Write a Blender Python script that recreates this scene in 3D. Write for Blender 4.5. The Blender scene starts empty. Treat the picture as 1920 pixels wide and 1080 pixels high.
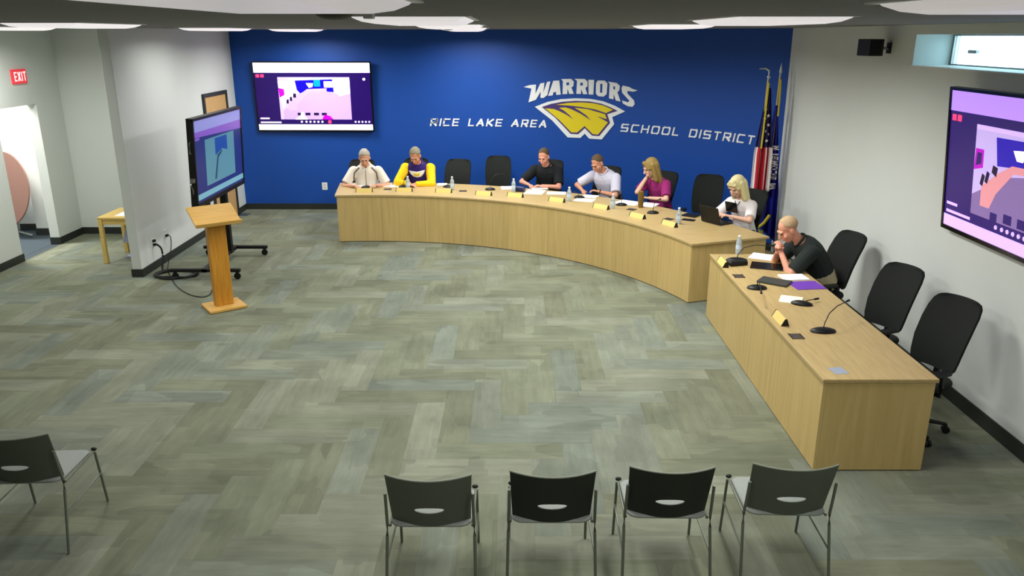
import bpy, bmesh, math, random
from mathutils import Vector, Matrix, Euler
from mathutils.bvhtree import BVHTree
PI = math.pi
random.seed(7)
S = bpy.context.scene
COL = S.collection
# ------------------------------------------------------------------ camera, world, exposure
CAM_H, FPX, PITCH = 3.15, 1488.0, math.radians(17.65)
cd = bpy.data.cameras.new('camera'); cam = bpy.data.objects.new('camera', cd); COL.objects.link(cam)
cam.location = (0, 0, CAM_H); cam.rotation_euler = (PI/2 - PITCH, 0, 0)
cd.sensor_width = 36; cd.lens = FPX/1920*36; cd.clip_start = .02; cd.clip_end = 200
S.camera = cam
S.view_settings.view_transform = 'Standard'; S.view_settings.look = 'None'
S.view_settings.gamma = 1; S.view_settings.use_curve_mapping = False
S.view_settings.exposure = 0.0
W = bpy.data.worlds.new('sky'); S.world = W; W.use_nodes = True
bg = W.node_tree.nodes['Background']; bg.inputs[0].default_value = (.62, .86, 1, 1); bg.inputs[1].default_value = 9
LAMP_W = 52.0       # watts of each ceiling troffer
CEIL = 3.25
DESK = .76

def ray(x, y):
    u = (x-960)/FPX; v = (y-540)/FPX
    return Vector((u, math.cos(PITCH)-v*math.sin(PITCH), -math.sin(PITCH)-v*math.cos(PITCH)))
def onz(x, y, z=0.0):
    r = ray(x, y); return Vector((0, 0, CAM_H)) + r*((z-CAM_H)/r.z)
def onx(x, y, X):
    r = ray(x, y); return Vector((0, 0, CAM_H)) + r*(X/r.x)
def ony(x, y, Y):
    r = ray(x, y); return Vector((0, 0, CAM_H)) + r*(Y/r.y)

# ------------------------------------------------------------------ materials
def lin(c):
    c = c/255.0
    return c/12.92 if c <= .04045 else ((c+.055)/1.055)**2.4
def rgb(r, g, b): return (lin(r), lin(g), lin(b), 1)
MATS = {}
def mat(name, col, rough=.6, metal=0, spec=.35, noise=0, scale=20, stretch=(1, 1, 1), bump=0, emit=0, trans=0, coat=0, alpha=1, bumpscale=None, sheen=0):
    if name in MATS: return MATS[name]
    m = bpy.data.materials.new(name); m.use_nodes = True; nt = m.node_tree; b = nt.nodes['Principled BSDF']
    b.inputs['Base Color'].default_value = col; b.inputs['Roughness'].default_value = rough
    b.inputs['Metallic'].default_value = metal; b.inputs['Specular IOR Level'].default_value = spec
    b.inputs['Transmission Weight'].default_value = trans; b.inputs['Coat Weight'].default_value = coat
    b.inputs['Alpha'].default_value = alpha; b.inputs['Sheen Weight'].default_value = sheen
    if emit:
        b.inputs['Emission Color'].default_value = col; b.inputs['Emission Strength'].default_value = emit
    tc = nt.nodes.new('ShaderNodeTexCoord'); mp = nt.nodes.new('ShaderNodeMapping'); mp.inputs['Scale'].default_value = stretch
    nt.links.new(tc.outputs['Object'], mp.inputs['Vector'])
    nz = nt.nodes.new('ShaderNodeTexNoise'); nz.inputs['Scale'].default_value = scale; nz.inputs['Detail'].default_value = 4
    nt.links.new(mp.outputs['Vector'], nz.inputs['Vector'])
    if noise:
        mx = nt.nodes.new('ShaderNodeMix'); mx.data_type = 'RGBA'
        lo = tuple(max(0, c*(1-noise)) for c in col[:3])+(1,); hi = tuple(min(1, c*(1+noise)) for c in col[:3])+(1,)
        mx.inputs[6].default_value = lo; mx.inputs[7].default_value = hi
        nt.links.new(nz.outputs['Fac'], mx.inputs[0]); nt.links.new(mx.outputs[2], b.inputs['Base Color'])
    if bump:
        bp = nt.nodes.new('ShaderNodeBump'); bp.inputs['Strength'].default_value = bump; bp.inputs['Distance'].default_value = .004
        src = nz
        if bumpscale:
            src = nt.nodes.new('ShaderNodeTexNoise'); src.inputs['Scale'].default_value = bumpscale; nt.links.new(tc.outputs['Object'], src.inputs['Vector'])
        nt.links.new(src.outputs['Fac'], bp.inputs['Height']); nt.links.new(bp.outputs['Normal'], b.inputs['Normal'])
    MATS[name] = m
    return m
def woodmat(name, c1, c2, axis, scale=6, rough=.42):
    """streaky veneer: noise squeezed across the grain"""
    m = bpy.data.materials.new(name); m.use_nodes = True; nt = m.node_tree; b = nt.nodes['Principled BSDF']
    tc = nt.nodes.new('ShaderNodeTexCoord'); mp = nt.nodes.new('ShaderNodeMapping')
    st = [9, 9, 9]; st[axis] = .55; mp.inputs['Scale'].default_value = st
    oi = nt.nodes.new('ShaderNodeObjectInfo'); ad = nt.nodes.new('ShaderNodeVectorMath'); ad.operation = 'ADD'
    ml = nt.nodes.new('ShaderNodeMath'); ml.operation = 'MULTIPLY'; ml.inputs[1].default_value = 37
    nt.links.new(oi.outputs['Random'], ml.inputs[0]); nt.links.new(tc.outputs['Object'], ad.inputs[0]); nt.links.new(ml.outputs[0], ad.inputs[1])
    nt.links.new(ad.outputs[0], mp.inputs['Vector'])
    n = nt.nodes.new('ShaderNodeTexNoise'); n.inputs['Scale'].default_value = scale; n.inputs['Detail'].default_value = 6; n.inputs['Distortion'].default_value = .6
    nt.links.new(mp.outputs[0], n.inputs['Vector'])
    r = nt.nodes.new('ShaderNodeValToRGB'); r.color_ramp.elements[0].position = .3; r.color_ramp.elements[1].position = .72
    r.color_ramp.elements[0].color = c1; r.color_ramp.elements[1].color = c2
    nt.links.new(n.outputs['Fac'], r.inputs[0])
    hv = nt.nodes.new('ShaderNodeHueSaturation'); mr = nt.nodes.new('ShaderNodeMapRange'); mr.inputs[3].default_value = .93; mr.inputs[4].default_value = 1.06
    nt.links.new(oi.outputs['Random'], mr.inputs[0]); nt.links.new(mr.outputs[0], hv.inputs['Value']); nt.links.new(r.outputs[0], hv.inputs['Color'])
    nt.links.new(hv.outputs[0], b.inputs['Base Color'])
    b.inputs['Roughness'].default_value = rough; b.inputs['Specular IOR Level'].default_value = .35
    bp = nt.nodes.new('ShaderNodeBump'); bp.inputs['Strength'].default_value = .06; nt.links.new(n.outputs['Fac'], bp.inputs['Height']); nt.links.new(bp.outputs[0], b.inputs['Normal'])
    MATS[name] = m
    return m
def carpetmat(name, col, axis):
    m = bpy.data.materials.new(name); m.use_nodes = True; nt = m.node_tree; b = nt.nodes['Principled BSDF']
    ge = nt.nodes.new('ShaderNodeNewGeometry'); mp = nt.nodes.new('ShaderNodeMapping')
    st = [16, 16, 1]; st[axis] = 2.2; mp.inputs['Scale'].default_value = st
    nt.links.new(ge.outputs['Position'], mp.inputs['Vector'])
    n = nt.nodes.new('ShaderNodeTexNoise'); n.inputs['Scale'].default_value = 1.0; n.inputs['Detail'].default_value = 5; n.inputs['Roughness'].default_value = .65
    nt.links.new(mp.outputs[0], n.inputs['Vector'])
    r = nt.nodes.new('ShaderNodeValToRGB'); r.color_ramp.elements[0].position = .28; r.color_ramp.elements[1].position = .75
    r.color_ramp.elements[0].color = tuple(c*.86 for c in col[:3])+(1,); r.color_ramp.elements[1].color = tuple(c*1.16 for c in col[:3])+(1,)
    n2 = nt.nodes.new('ShaderNodeTexNoise'); n2.inputs['Scale'].default_value = 2.1; n2.inputs['Detail'].default_value = 3; nt.links.new(ge.outputs['Position'], n2.inputs['Vector'])
    mr = nt.nodes.new('ShaderNodeMapRange'); mr.inputs[1].default_value = .3; mr.inputs[2].default_value = .7; mr.inputs[3].default_value = .86; mr.inputs[4].default_value = 1.12; nt.links.new(n2.outputs['Fac'], mr.inputs[0])
    vs = nt.nodes.new('ShaderNodeMapping'); vs.inputs['Scale'].default_value = (2.0, 4.5, 1) if axis == 0 else (4.5, 2.0, 1); nt.links.new(ge.outputs['Position'], vs.inputs['Vector'])
    vo = nt.nodes.new('ShaderNodeTexVoronoi'); vo.distance = 'CHEBYCHEV'; vo.inputs['Scale'].default_value = 1.0; nt.links.new(vs.outputs[0], vo.inputs['Vector'])
    sx = nt.nodes.new('ShaderNodeSeparateColor'); nt.links.new(vo.outputs['Color'], sx.inputs[0])
    m2 = nt.nodes.new('ShaderNodeMapRange'); m2.inputs[3].default_value = .88; m2.inputs[4].default_value = 1.12; nt.links.new(sx.outputs[0], m2.inputs[0])
    mm = nt.nodes.new('ShaderNodeMath'); mm.operation = 'MULTIPLY'; nt.links.new(mr.outputs[0], mm.inputs[0]); nt.links.new(m2.outputs[0], mm.inputs[1])
    hv = nt.nodes.new('ShaderNodeHueSaturation'); nt.links.new(mm.outputs[0], hv.inputs['Value'])
    nt.links.new(n.outputs['Fac'], r.inputs[0]); nt.links.new(r.outputs[0], hv.inputs['Color']); nt.links.new(hv.outputs[0], b.inputs['Base Color'])
    b.inputs['Roughness'].default_value = .95; b.inputs['Specular IOR Level'].default_value = .1
    f = nt.nodes.new('ShaderNodeTexNoise'); f.inputs['Scale'].default_value = 240; nt.links.new(ge.outputs['Position'], f.inputs['Vector'])
    bp = nt.nodes.new('ShaderNodeBump'); bp.inputs['Strength'].default_value = .35; bp.inputs['Distance'].default_value = .003
    nt.links.new(f.outputs['Fac'], bp.inputs['Height']); nt.links.new(bp.outputs[0], b.inputs['Normal'])
    return m

mat('wall', rgb(216, 221, 216), .85, noise=.025, scale=2.5, bump=.05, bumpscale=180)
mat('blue_wall', rgb(20, 75, 164), .5, noise=.04, scale=2, bump=.05, bumpscale=160)
mat('ceiling', rgb(124, 124, 121), .9, noise=.08, scale=60, bump=.1)
mat('baseboard', rgb(44, 48, 44), .5)
mat('black', rgb(16, 17, 17), .45); mat('black_gloss', rgb(10, 10, 12), .18)
mat('chair_mesh', rgb(21, 25, 22), .85, noise=.15, scale=90, bump=.25)
mat('chair_plastic', rgb(20, 21, 20), .45)
mat('white', rgb(238, 238, 236), .5); mat('paper', rgb(250, 250, 248), .8)
mat('cream_paper', rgb(250, 246, 214), .8)
mat('metal', rgb(150, 152, 150), .35, metal=.8); mat('chrome', rgb(205, 205, 205), .2, metal=1)
mat('guest_shell', rgb(88, 94, 82), .5, noise=.05, scale=30); mat('guest_seat', rgb(140, 146, 140), .6, noise=.04, scale=60)
mat('guest_dark', rgb(36, 42, 35), .5, noise=.05, scale=30)
mat('guest_rim', rgb(128, 134, 120), .5); mat('rod', rgb(112, 118, 106), .4, metal=.4)
woodmat('maple_v', rgb(191, 164, 104), rgb(207, 180, 120), 2, scale=2.2)
woodmat('maple_top', rgb(172, 148, 98), rgb(193, 168, 116), 0)
woodmat('maple_top_y', rgb(172, 148, 98), rgb(193, 168, 116), 1)
woodmat('oak_v', rgb(178, 118, 30), rgb(203, 146, 52), 2)
woodmat('oak_top', rgb(205, 158, 78), rgb(222, 178, 98), 0)
woodmat('door_wood', rgb(196, 156, 96), rgb(216, 178, 116), 2)
woodmat('table_wood', rgb(206, 172, 92), rgb(228, 198, 122), 0)
mat('maple_edge', rgb(170, 132, 76), .45)
mat('gold', rgb(214, 184, 104), .4, metal=.25); mat('gold_bright', rgb(226, 190, 92), .35, metal=.3)
mat('emblem_white', rgb(242, 246, 246), .5); mat('emblem_yellow', rgb(232, 212, 36), .5); mat('emblem_purple', rgb(74, 56, 120), .5)
mat('glass', rgb(225, 245, 250), .05, trans=1, spec=.5)
mat('bottle', rgb(214, 228, 236), .12, trans=.55, spec=.5); mat('bottle_label', rgb(196, 216, 236), .5)
mat('purple', rgb(112, 62, 176), .55); mat('navy', rgb(36, 42, 82), .4)
mat('brown_cup', rgb(120, 92, 38), .35)
mat('hall_floor', rgb(64, 76, 84), .8, noise=.15, scale=40)
mat('pink_wood', rgb(128, 94, 84), .5, noise=.05, scale=4)
mat('cable', rgb(22, 22, 20), .5)
mat('blue_sheet', rgb(176, 186, 222), .6)

# ------------------------------------------------------------------ mesh builder
def frame_from(d, up=Vector((0, 0, 1))):
    d = d.normalized()
    if abs(d.dot(up)) > .98: up = Vector((0, 1, 0))
    x = d.cross(up).normalized(); y = x.cross(d).normalized()
    return x, y, d
class MB:
    def __init__(s): s.v = []; s.f = []; s.m = []; s.cur = 0
    def add(s, v, f):
        o = len(s.v); s.v += [Vector(p) for p in v]; s.f += [tuple(i+o for i in q) for q in f]; s.m += [s.cur]*len(f); return s
    def box(s, c, size, rot=None):
        c = Vector(c); h = Vector(size)/2; R = rot if rot else Matrix.Identity(3)
        v = [c + R @ Vector((sx*h.x, sy*h.y, sz*h.z)) for sx in (-1, 1) for sy in (-1, 1) for sz in (-1, 1)]
        return s.add(v, [(0, 1, 3, 2), (4, 6, 7, 5), (0, 4, 5, 1), (2, 3, 7, 6), (0, 2, 6, 4), (1, 5, 7, 3)])
    def bx(s, x0, x1, y0, y1, z0, z1): return s.box(((x0+x1)/2, (y0+y1)/2, (z0+z1)/2), (x1-x0, y1-y0, z1-z0))
    def loft(s, rings, caps=True, closed=False):
        n = len(rings[0]); v = [p for r in rings for p in r]; f = []
        k = len(rings)
        for i in range(k if closed else k-1):
            for j in range(n):
                a = i*n+j; b = i*n+(j+1) % n; c = ((i+1) % k)*n+(j+1) % n; d = ((i+1) % k)*n+j
                f.append((a, b, c, d))
        if caps and not closed: f += [tuple(range(n))[::-1], tuple(range((k-1)*n, k*n))]
        return s.add(v, f)
    def tube(s, pts, r, n=8, closed=False):
        pts = [Vector(p) for p in pts]; rs = r if isinstance(r, (list, tuple)) else [r]*len(pts); rings = []
        for i, p in enumerate(pts):
            if closed: d = pts[(i+1) % len(pts)] - pts[i-1]
            else: d = pts[min(i+1, len(pts)-1)] - pts[max(i-1, 0)]
            x, y, _ = frame_from(d)
            rings.append([p + (x*math.cos(t*2*PI/n) + y*math.sin(t*2*PI/n))*rs[i] for t in range(n)])
        return s.loft(rings, closed=closed)
    def lathe(s, prof, n=16, xf=None):
        rings = [[Vector((r*math.cos(t*2*PI/n), r*math.sin(t*2*PI/n), z)) for t in range(n)] for r, z in prof]
        if xf: rings = [[xf @ p for p in r] for r in rings]
        return s.loft(rings)
    def cap(s, a, b, ra, rb, n=10, k=3, flat=False):
        a = Vector(a); b = Vector(b); x, y, d = frame_from(b-a); rings = []
        st = []
        if not flat: st += [(a - d*ra*math.cos(t*PI/2/k), ra*max(.05, math.sin(t*PI/2/k))) for t in range(k)]
        st += [(a, ra), ((a+b)/2, (ra+rb)/2), (b, rb)]
        if not flat: st += [(b + d*rb*math.sin(t*PI/2/k), rb*max(.05, math.cos(t*PI/2/k))) for t in range(1, k+1)]
        for c, r in st: rings.append([c + (x*math.cos(t*2*PI/n) + y*math.sin(t*2*PI/n))*r for t in range(n)])
        return s.loft(rings)
    def ell(s, c, rad, R=None, nu=14, nv=9):
        c = Vector(c); R = R or Matrix.Identity(3); rings = []
        for i in range(nv+1):
            th = max(.04, min(PI-.04, PI*i/nv))
            rings.append([c + R @ Vector((rad[0]*math.sin(th)*math.cos(t*2*PI/nu), rad[1]*math.sin(th)*math.sin(t*2*PI/nu), -rad[2]*math.cos(th))) for t in range(nu)])
        return s.loft(rings)
    def prism(s, poly, z0, z1, xf=None):
        n = len(poly); v = [Vector((p[0], p[1], z0)) for p in poly] + [Vector((p[0], p[1], z1)) for p in poly]
        if xf: v = [xf @ p for p in v]
        return s.add(v, [tuple(range(n))[::-1], tuple(range(n, 2*n))] + [(i, (i+1) % n, n+(i+1) % n, n+i) for i in range(n)])
    def mesh(s, name, mats):
        me = bpy.data.meshes.new(name); me.from_pydata([tuple(p) for p in s.v], [], s.f)
        for m in (mats if isinstance(mats, list) else [mats]): me.materials.append(MATS[m] if isinstance(m, str) else m)
        for p, i in zip(me.polygons, s.m): p.material_index = i
        bm = bmesh.new(); bm.from_mesh(me); bmesh.ops.recalc_face_normals(bm, faces=bm.faces); bm.to_mesh(me); bm.free()
        return me
    def build(s, name, mats, parent=None, smooth=False, bevel=0, xf=None):
        me = s.mesh(name, mats)
        if xf: me.transform(xf)
        return put(name, me, parent, smooth, bevel)
def put(name, me, parent=None, smooth=False, bevel=0):
    o = bpy.data.objects.new(name, me); COL.objects.link(o); o.parent = parent
    if smooth:
        for p in me.polygons: p.use_smooth = True
        if smooth != 'all':
            me.set_sharp_from_angle(angle=math.radians(42))
    if bevel:
        b = o.modifiers.new('bevel', 'BEVEL'); b.width = bevel; b.segments = 2; b.limit_method = 'ANGLE'; b.angle_limit = math.radians(40)
    return o
def tag(o, label, cat, group=None):
    o['label'] = label; o['category'] = cat
    if group: o['group'] = group
    return o
def thing(name, label, cat, loc=(0, 0, 0), rz=0, group=None):
    o = bpy.data.objects.new(name, None); COL.objects.link(o); o.empty_display_size = .1
    o.location = loc; o.rotation_euler = (0, 0, rz); return tag(o, label, cat, group)
def struct(o): o['kind'] = 'structure'; return o
def dup(root, loc, rz, label, group=None):
    def cp(o, par):
        c = o.copy(); COL.objects.link(c); c.parent = par
        for ch in [x for x in o.children]: cp(ch, c)
        return c
    r = cp(root, None); r.location = loc; r.rotation_euler = (0, 0, rz); r['label'] = label
    if group: r['group'] = group
    return r
def rot(x=0, y=0, z=0): return Euler((math.radians(x), math.radians(y), math.radians(z))).to_matrix()
def rrect(w, h, r, n=4, p=2):
    """rounded rectangle outline"""
    o = []
    for cx, cy, a0 in ((w/2-r, h/2-r, 0), (-w/2+r, h/2-r, 90), (-w/2+r, -h/2+r, 180), (w/2-r, -h/2+r, 270)):
        for i in range(n+1):
            a = math.radians(a0 + 90*i/n); o.append((cx + r*math.cos(a), cy + r*math.sin(a)))
    return o
# ================================================================== STRUCTURE
XR = 3.97            # inner face of right wall
XL = -5.05           # inner face of left wall
YB = 14.85           # straight part of the blue wall
WC, WR = Vector((-1.2, 8.96)), 5.89   # arc of the blue wall
XRC = -7.15          # recess wall
YN = -1.4            # wall behind the camera
S_STR = WC.x - XL    # straight length
def wall_end_angle():
    return math.asin((XR - WC.x)/WR)
SE = S_STR + WR*wall_end_angle()
def wall_pt(s, d=0.0):
    """point on the blue wall at arc length s, d in front of it"""
    if s <= S_STR: return Vector((XL+s, YB-d))
    a = (s-S_STR)/WR
    return Vector((WC.x + (WR-d)*math.sin(a), WC.y + (WR-d)*math.cos(a)))
def wall_hit(x, y):
    r = ray(x, y)
    t = YB/r.y
    if r.x*t <= WC.x: return (r.x*t - XL, CAM_H + r.z*t)
    A = r.x*r.x + r.y*r.y; B = -2*(r.x*WC.x + r.y*WC.y); C = WC.length_squared - WR*WR
    t = (-B + math.sqrt(B*B-4*A*C))/(2*A)
    return (S_STR + WR*math.atan2(r.x*t-WC.x, r.y*t-WC.y), CAM_H + r.z*t)
def arc_slab(s0, s1, z0, z1, d0, d1, step=.12):
    b = MB(); n = max(2, int((s1-s0)/step)); rings = []
    ss = [s0+(s1-s0)*i/n for i in range(n+1)]
    if s0 < S_STR < s1: ss = sorted(ss+[S_STR])
    for s in ss:
        p, q = wall_pt(s, d0), wall_pt(s, d1)
        rings.append([(p.x, p.y, z0), (q.x, q.y, z0), (q.x, q.y, z1), (p.x, p.y, z1)])
    b.loft([[Vector(v) for v in r] for r in rings]); return b
# --- floor: slab plus herringbone carpet planks
fl = struct(MB().bx(-7.3, 4.6, YN-.2, 15.2, -.12, -.006).build('floor', 'hall_floor'))
tones = [(116, 121, 102), (122, 126, 109), (111, 114, 95), (118, 124, 110), (113, 117, 98), (128, 132, 115), (114, 121, 109)]
carp = [[carpetmat('carpet_%s_%d' % ('xy'[a], i), rgb(*t), a) for i, t in enumerate(tones)] for a in (0, 1)]
PW, PL = .25, 1.0
def plank_mesh(axis, i):
    g = .0003; w, l = (PL, PW) if axis == 0 else (PW, PL)
    return MB().bx(g, w-g, g, l-g, -.006, 0).mesh('carpet_plank', [carp[axis][i]])
pm = [[plank_mesh(a, i) for i in range(len(tones))] for a in (0, 1)]
def room_floor(x, y): return -7.2 < x < XR and YN < y < 15 and not (x < XL-.1 and y > 12.95)
planks = []
wt = [0, 0, 1, 1, 2, 3, 3, 4, 4, 5, 6, 6]
for k in range(-12, 20):
    for n in range(-90, 90):
        for ax in (0, 1):
            x = n*PW - .1; y = n*PW + k*2*PL + (PW if ax else 0)
            w, l = (PL, PW) if ax == 0 else (PW, PL)
            if x+w < -7.15 or x > XR or y+l < YN or y > 15.0: continue
            planks.append((x, y, w, l, ax, random.choice(wt)))
def clip(x0, x1, y0, y1):
    return max(x0, -7.15), min(x1, XR), max(y0, YN), min(y1, 14.9)
near = []; rest = []
for p in planks:
    x, y, w, l, ax, ti = p; cx, cy = x+w/2, y+l/2
    x0, x1, y0, y1 = clip(x, x+w, y, y+l)
    if x1-x0 < .02 or y1-y0 < .02: continue
    whole = (x1-x0 > w-.001 and y1-y0 > l-.001)
    vis = 2.7 < cy and abs(cx) < .66*cy+.3 and not (cx > 3.1 and 5.4 < cy) and not (2.3 < cx and 5.4 < cy < 8.7)
    r = math.hypot(cx+2.2, cy-7.72)
    if vis and whole and r < 4.7: near.append((cy, p))
    else: rest.append((p, (x0, x1, y0, y1)))
near.sort(key=lambda t: t[0])
for cy, p in near[300:]:
    x, y, w, l, ax, ti = p; rest.append((p, (x, x+w, y, y+l)))
for cy, (x, y, w, l, ax, ti) in near[:300]:
    o = bpy.data.objects.new('carpet_plank', pm[ax][ti]); COL.objects.link(o); o.parent = fl; o.location = (x, y, 0)
b = MB()
for (x, y, w, l, ax, ti), (x0, x1, y0, y1) in rest:
    if (x0+x1)/2 < XL-.1 and (y0+y1)/2 > 12.95: continue
    b.cur = ax*len(tones)+ti; b.bx(x0+.0003, x1-.0003, y0+.0003, y1-.0003, -.006, 0)
o = b.build('carpet_field', carp[0]+carp[1], fl); o['kind'] = 'stuff'
# --- walls
struct(arc_slab(0, SE, -.1, CEIL, 0, -.18).build('wall_back', 'blue_wall', smooth=True))
# window opening in the right wall
WY0, WY1, WZ0, WZ1, WT = 4.4, 8.17, 2.87, 3.16, .45
b = MB(); b.bx(XR, XR+WT, YN, 12.2, -.1, WZ0); b.bx(XR, XR+WT, YN, WY0, WZ0, CEIL); b.bx(XR, XR+WT, WY1, 12.2, WZ0, CEIL); b.bx(XR, XR+WT, WY0, WY1, WZ1, CEIL)
struct(b.build('wall_right', 'wall'))
struct(MB().bx(XL-.13, XL, 10.4, YB+.1, -.1, CEIL).build('wall_left', 'wall', bevel=.004))
struct(MB().bx(XRC-.15, XL-.13, 12.9, 13.05, -.1, CEIL).build('wall_recess_back', 'wall'))
DY0, DY1, DZ = 11.2, 12.2, 2.17
b = MB(); b.bx(XRC-.15, XRC, YN, DY0, -.1, CEIL); b.bx(XRC-.15, XRC, DY1, 12.9, -.1, CEIL); b.bx(XRC-.15, XRC, DY0, DY1, DZ, CEIL)
struct(b.build('wall_recess_left', 'wall', bevel=.003))
struct(MB().bx(XRC-.15, XR+WT, YN-.15, YN, -.1, CEIL).build('wall_near', 'wall'))
struct(MB().bx(-9.6, XR+WT, YN-.15, 15.2, CEIL, CEIL+.12).build('ceiling', 'ceiling'))
# hallway beyond the doorway
struct(MB().bx(-9.6, XRC-.15, 9.0, 13.8, -.12, -.004).build('floor_hall', 'hall_floor'))
b = MB(); b.bx(-7.87, XRC-.15, 12.82, 13.05, -.1, CEIL)
struct(b.build('wall_hall_right', 'wall'))
struct(MB().bx(-9.6, -7.87, 13.15, 13.3, -.1, CEIL).build('wall_hall_back', 'wall'))
struct(MB().bx(-9.75, -9.6, 9.0, 13.3, -.1, CEIL).build('wall_hall_left', 'wall'))
struct(MB().bx(-9.6, XRC-.15, 8.9, 9.0, -.1, CEIL).build('wall_hall_near', 'wall'))
# --- baseboards
BH, BT = .11, .014
struct(arc_slab(0, SE, 0, BH, BT, 0).build('baseboard_back', 'baseboard'))
struct(MB().bx(XR-BT, XR, YN, 11.6, 0, .13).build('baseboard_right', 'baseboard'))
b = MB(); b.bx(XL, XL+BT, 10.4-BT, 13.2, 0, BH); b.bx(XL, XL+BT, 14.4, YB-BT, 0, BH); b.bx(XL-.13-BT, XL, 10.4-BT, 10.4, 0, BH); b.bx(XL-.13-BT, XL-.13, 10.4, 12.9, 0, BH)
struct(b.build('baseboard_left', 'baseboard'))
struct(MB().bx(XRC, XL-.13-BT, 12.9-BT, 12.9, 0, BH).build('baseboard_recess_back', 'baseboard'))
b = MB(); b.bx(XRC, XRC+BT, YN, DY0, 0, BH); b.bx(XRC, XRC+BT, DY1, 12.9-BT, 0, BH); b.bx(XRC-.15, XRC+BT, DY1-BT, DY1, 0, BH); b.bx(XRC-.15, XRC+BT, DY0, DY0+BT, 0, BH)
struct(b.build('baseboard_recess_left', 'baseboard'))
b = MB(); b.bx(-7.87, XRC-.15, 12.82-BT, 12.82, 0, BH); b.bx(-9.6, -7.87, 13.15-BT, 13.15, 0, BH); b.bx(-7.87-BT, -7.87, 12.82-BT, 13.15-BT, 0, BH)
struct(b.build('baseboard_hall', 'baseboard'))
# --- high window in the right wall
wn = struct(bpy.data.objects.new('window_1', None)); COL.objects.link(wn)
xo = XR+WT-.06
b = MB(); b.bx(xo-.03, xo+.03, WY0, WY1, WZ0, WZ0+.014); b.bx(xo-.03, xo+.03, WY0, WY1, WZ1-.014, WZ1); b.bx(xo-.03, xo+.03, WY1-.035, WY1, WZ0+.014, WZ1-.014); b.bx(xo-.03, xo+.03, WY0, WY0+.035, WZ0+.014, WZ1-.014)
b.build('window_frame', 'metal', wn)
for i in range(3):
    a0 = WY0+.04+i*(WY1-WY0-.08)/3; a1 = WY0+.04+(i+1)*(WY1-WY0-.08)/3
    MB().bx(xo-.004, xo+.004, a0+.012, a1-.012, WZ0+.014, WZ1-.014).build('pane', 'glass', wn)
    if i: MB().bx(xo-.02, xo+.02, a0-.012, a0+.012, WZ0+.014, WZ1-.014).build('mullion', 'metal', wn)
MB().bx(xo-.06, xo-.03, WY1-.5, WY1-.36, WZ0+.12, WZ0+.15).build('latch', 'metal', wn)
MB().bx(XR-.02, xo-.03, WY0, WY1, WZ0-.012, WZ0).build('window_sill', 'white', wn)
# ground and a railing outside at street level
struct(MB().bx(4.45, 30, -4, 24, 2.55, 2.72).build('ground_outside', mat('concrete', rgb(205, 208, 205), .9, noise=.1, scale=5)))
rl = thing('street_railing', 'pale metal railing outside the high window', 'railing', (6.2, 6, 2.72))
for i in range(9):
    MB().bx(-.02, .02, -3+i*.8-.02, -3+i*.8+.02, 0, .95).build('post', 'metal', rl)
MB().bx(-.03, .03, -3.1, 3.5, .92, .97).build('rail', 'metal', rl); MB().bx(-.02, .02, -3.1, 3.5, .45, .49).build('rail', 'metal', rl)
# --- wooden door with dark frame in the left wall
dr = struct(bpy.data.objects.new('door_1', None)); COL.objects.link(dr)
b = MB(); y0, y1, zt = 13.24, 14.36, 2.24
b.bx(XL, XL+.035, y0, y0+.06, 0, zt); b.bx(XL, XL+.035, y1-.06, y1, 0, zt); b.bx(XL, XL+.035, y0+.06, y1-.06, zt-.06, zt)
b.build('door_frame', 'baseboard', dr, bevel=.003)
dl = MB().bx(XL, XL+.018, y0+.063, y1-.063, .008, zt-.063).build('door_leaf', 'door_wood', dr, bevel=.002)
b = MB(); b.tube([(XL+.018, y0+.16, 1.0), (XL+.06, y0+.16, 1.0), (XL+.062, y0+.28, 1.0)], .011, 8); b.build('door_handle', 'metal', dl, smooth=True)
# ================================================================== CEILING LIGHTS
def troffer(x, y, label, w=.6, l=1.2, power=LAMP_W):
    dim = 1.0 if y > 6 else (.8 if y > 4 else .38)      # the rows towards the audience are turned down
    power *= dim
    t = thing('ceiling_light', label, 'ceiling light', (x, y, CEIL), 0, 'recessed ceiling troffers')
    b = MB(); f = .03
    b.bx(-w/2-f, w/2+f, -l/2-f, -l/2, -.006, 0); b.bx(-w/2-f, w/2+f, l/2, l/2+f, -.006, 0); b.bx(-w/2-f, -w/2, -l/2, l/2, -.006, 0); b.bx(w/2, w/2+f, -l/2, l/2, -.006, 0)
    b.build('frame', 'white', t)
    MB().loft([[Vector((sx*(w/2-q), sy*(l/2-q), z)) for sx, sy in ((-1, -1), (1, -1), (1, 1), (-1, 1))] for q, z in ((0, -.001), (.01, -.012), (.05, -.03), (.11, -.04))]).build('diffuser', mat('lens_%d' % (dim*10), rgb(232, 226, 228), .4, emit=.1+.75*dim), t)
    L = bpy.data.lights.new('lamp', 'AREA'); L.shape = 'RECTANGLE'; L.size = w-.06; L.size_y = l-.06; L.energy = power; L.color = (1, .992, .955); L.spread = math.radians(166)
    o = bpy.data.objects.new('lamp', L); COL.objects.link(o); o.parent = t; o.location = (0, 0, -.046)
    return t
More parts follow.
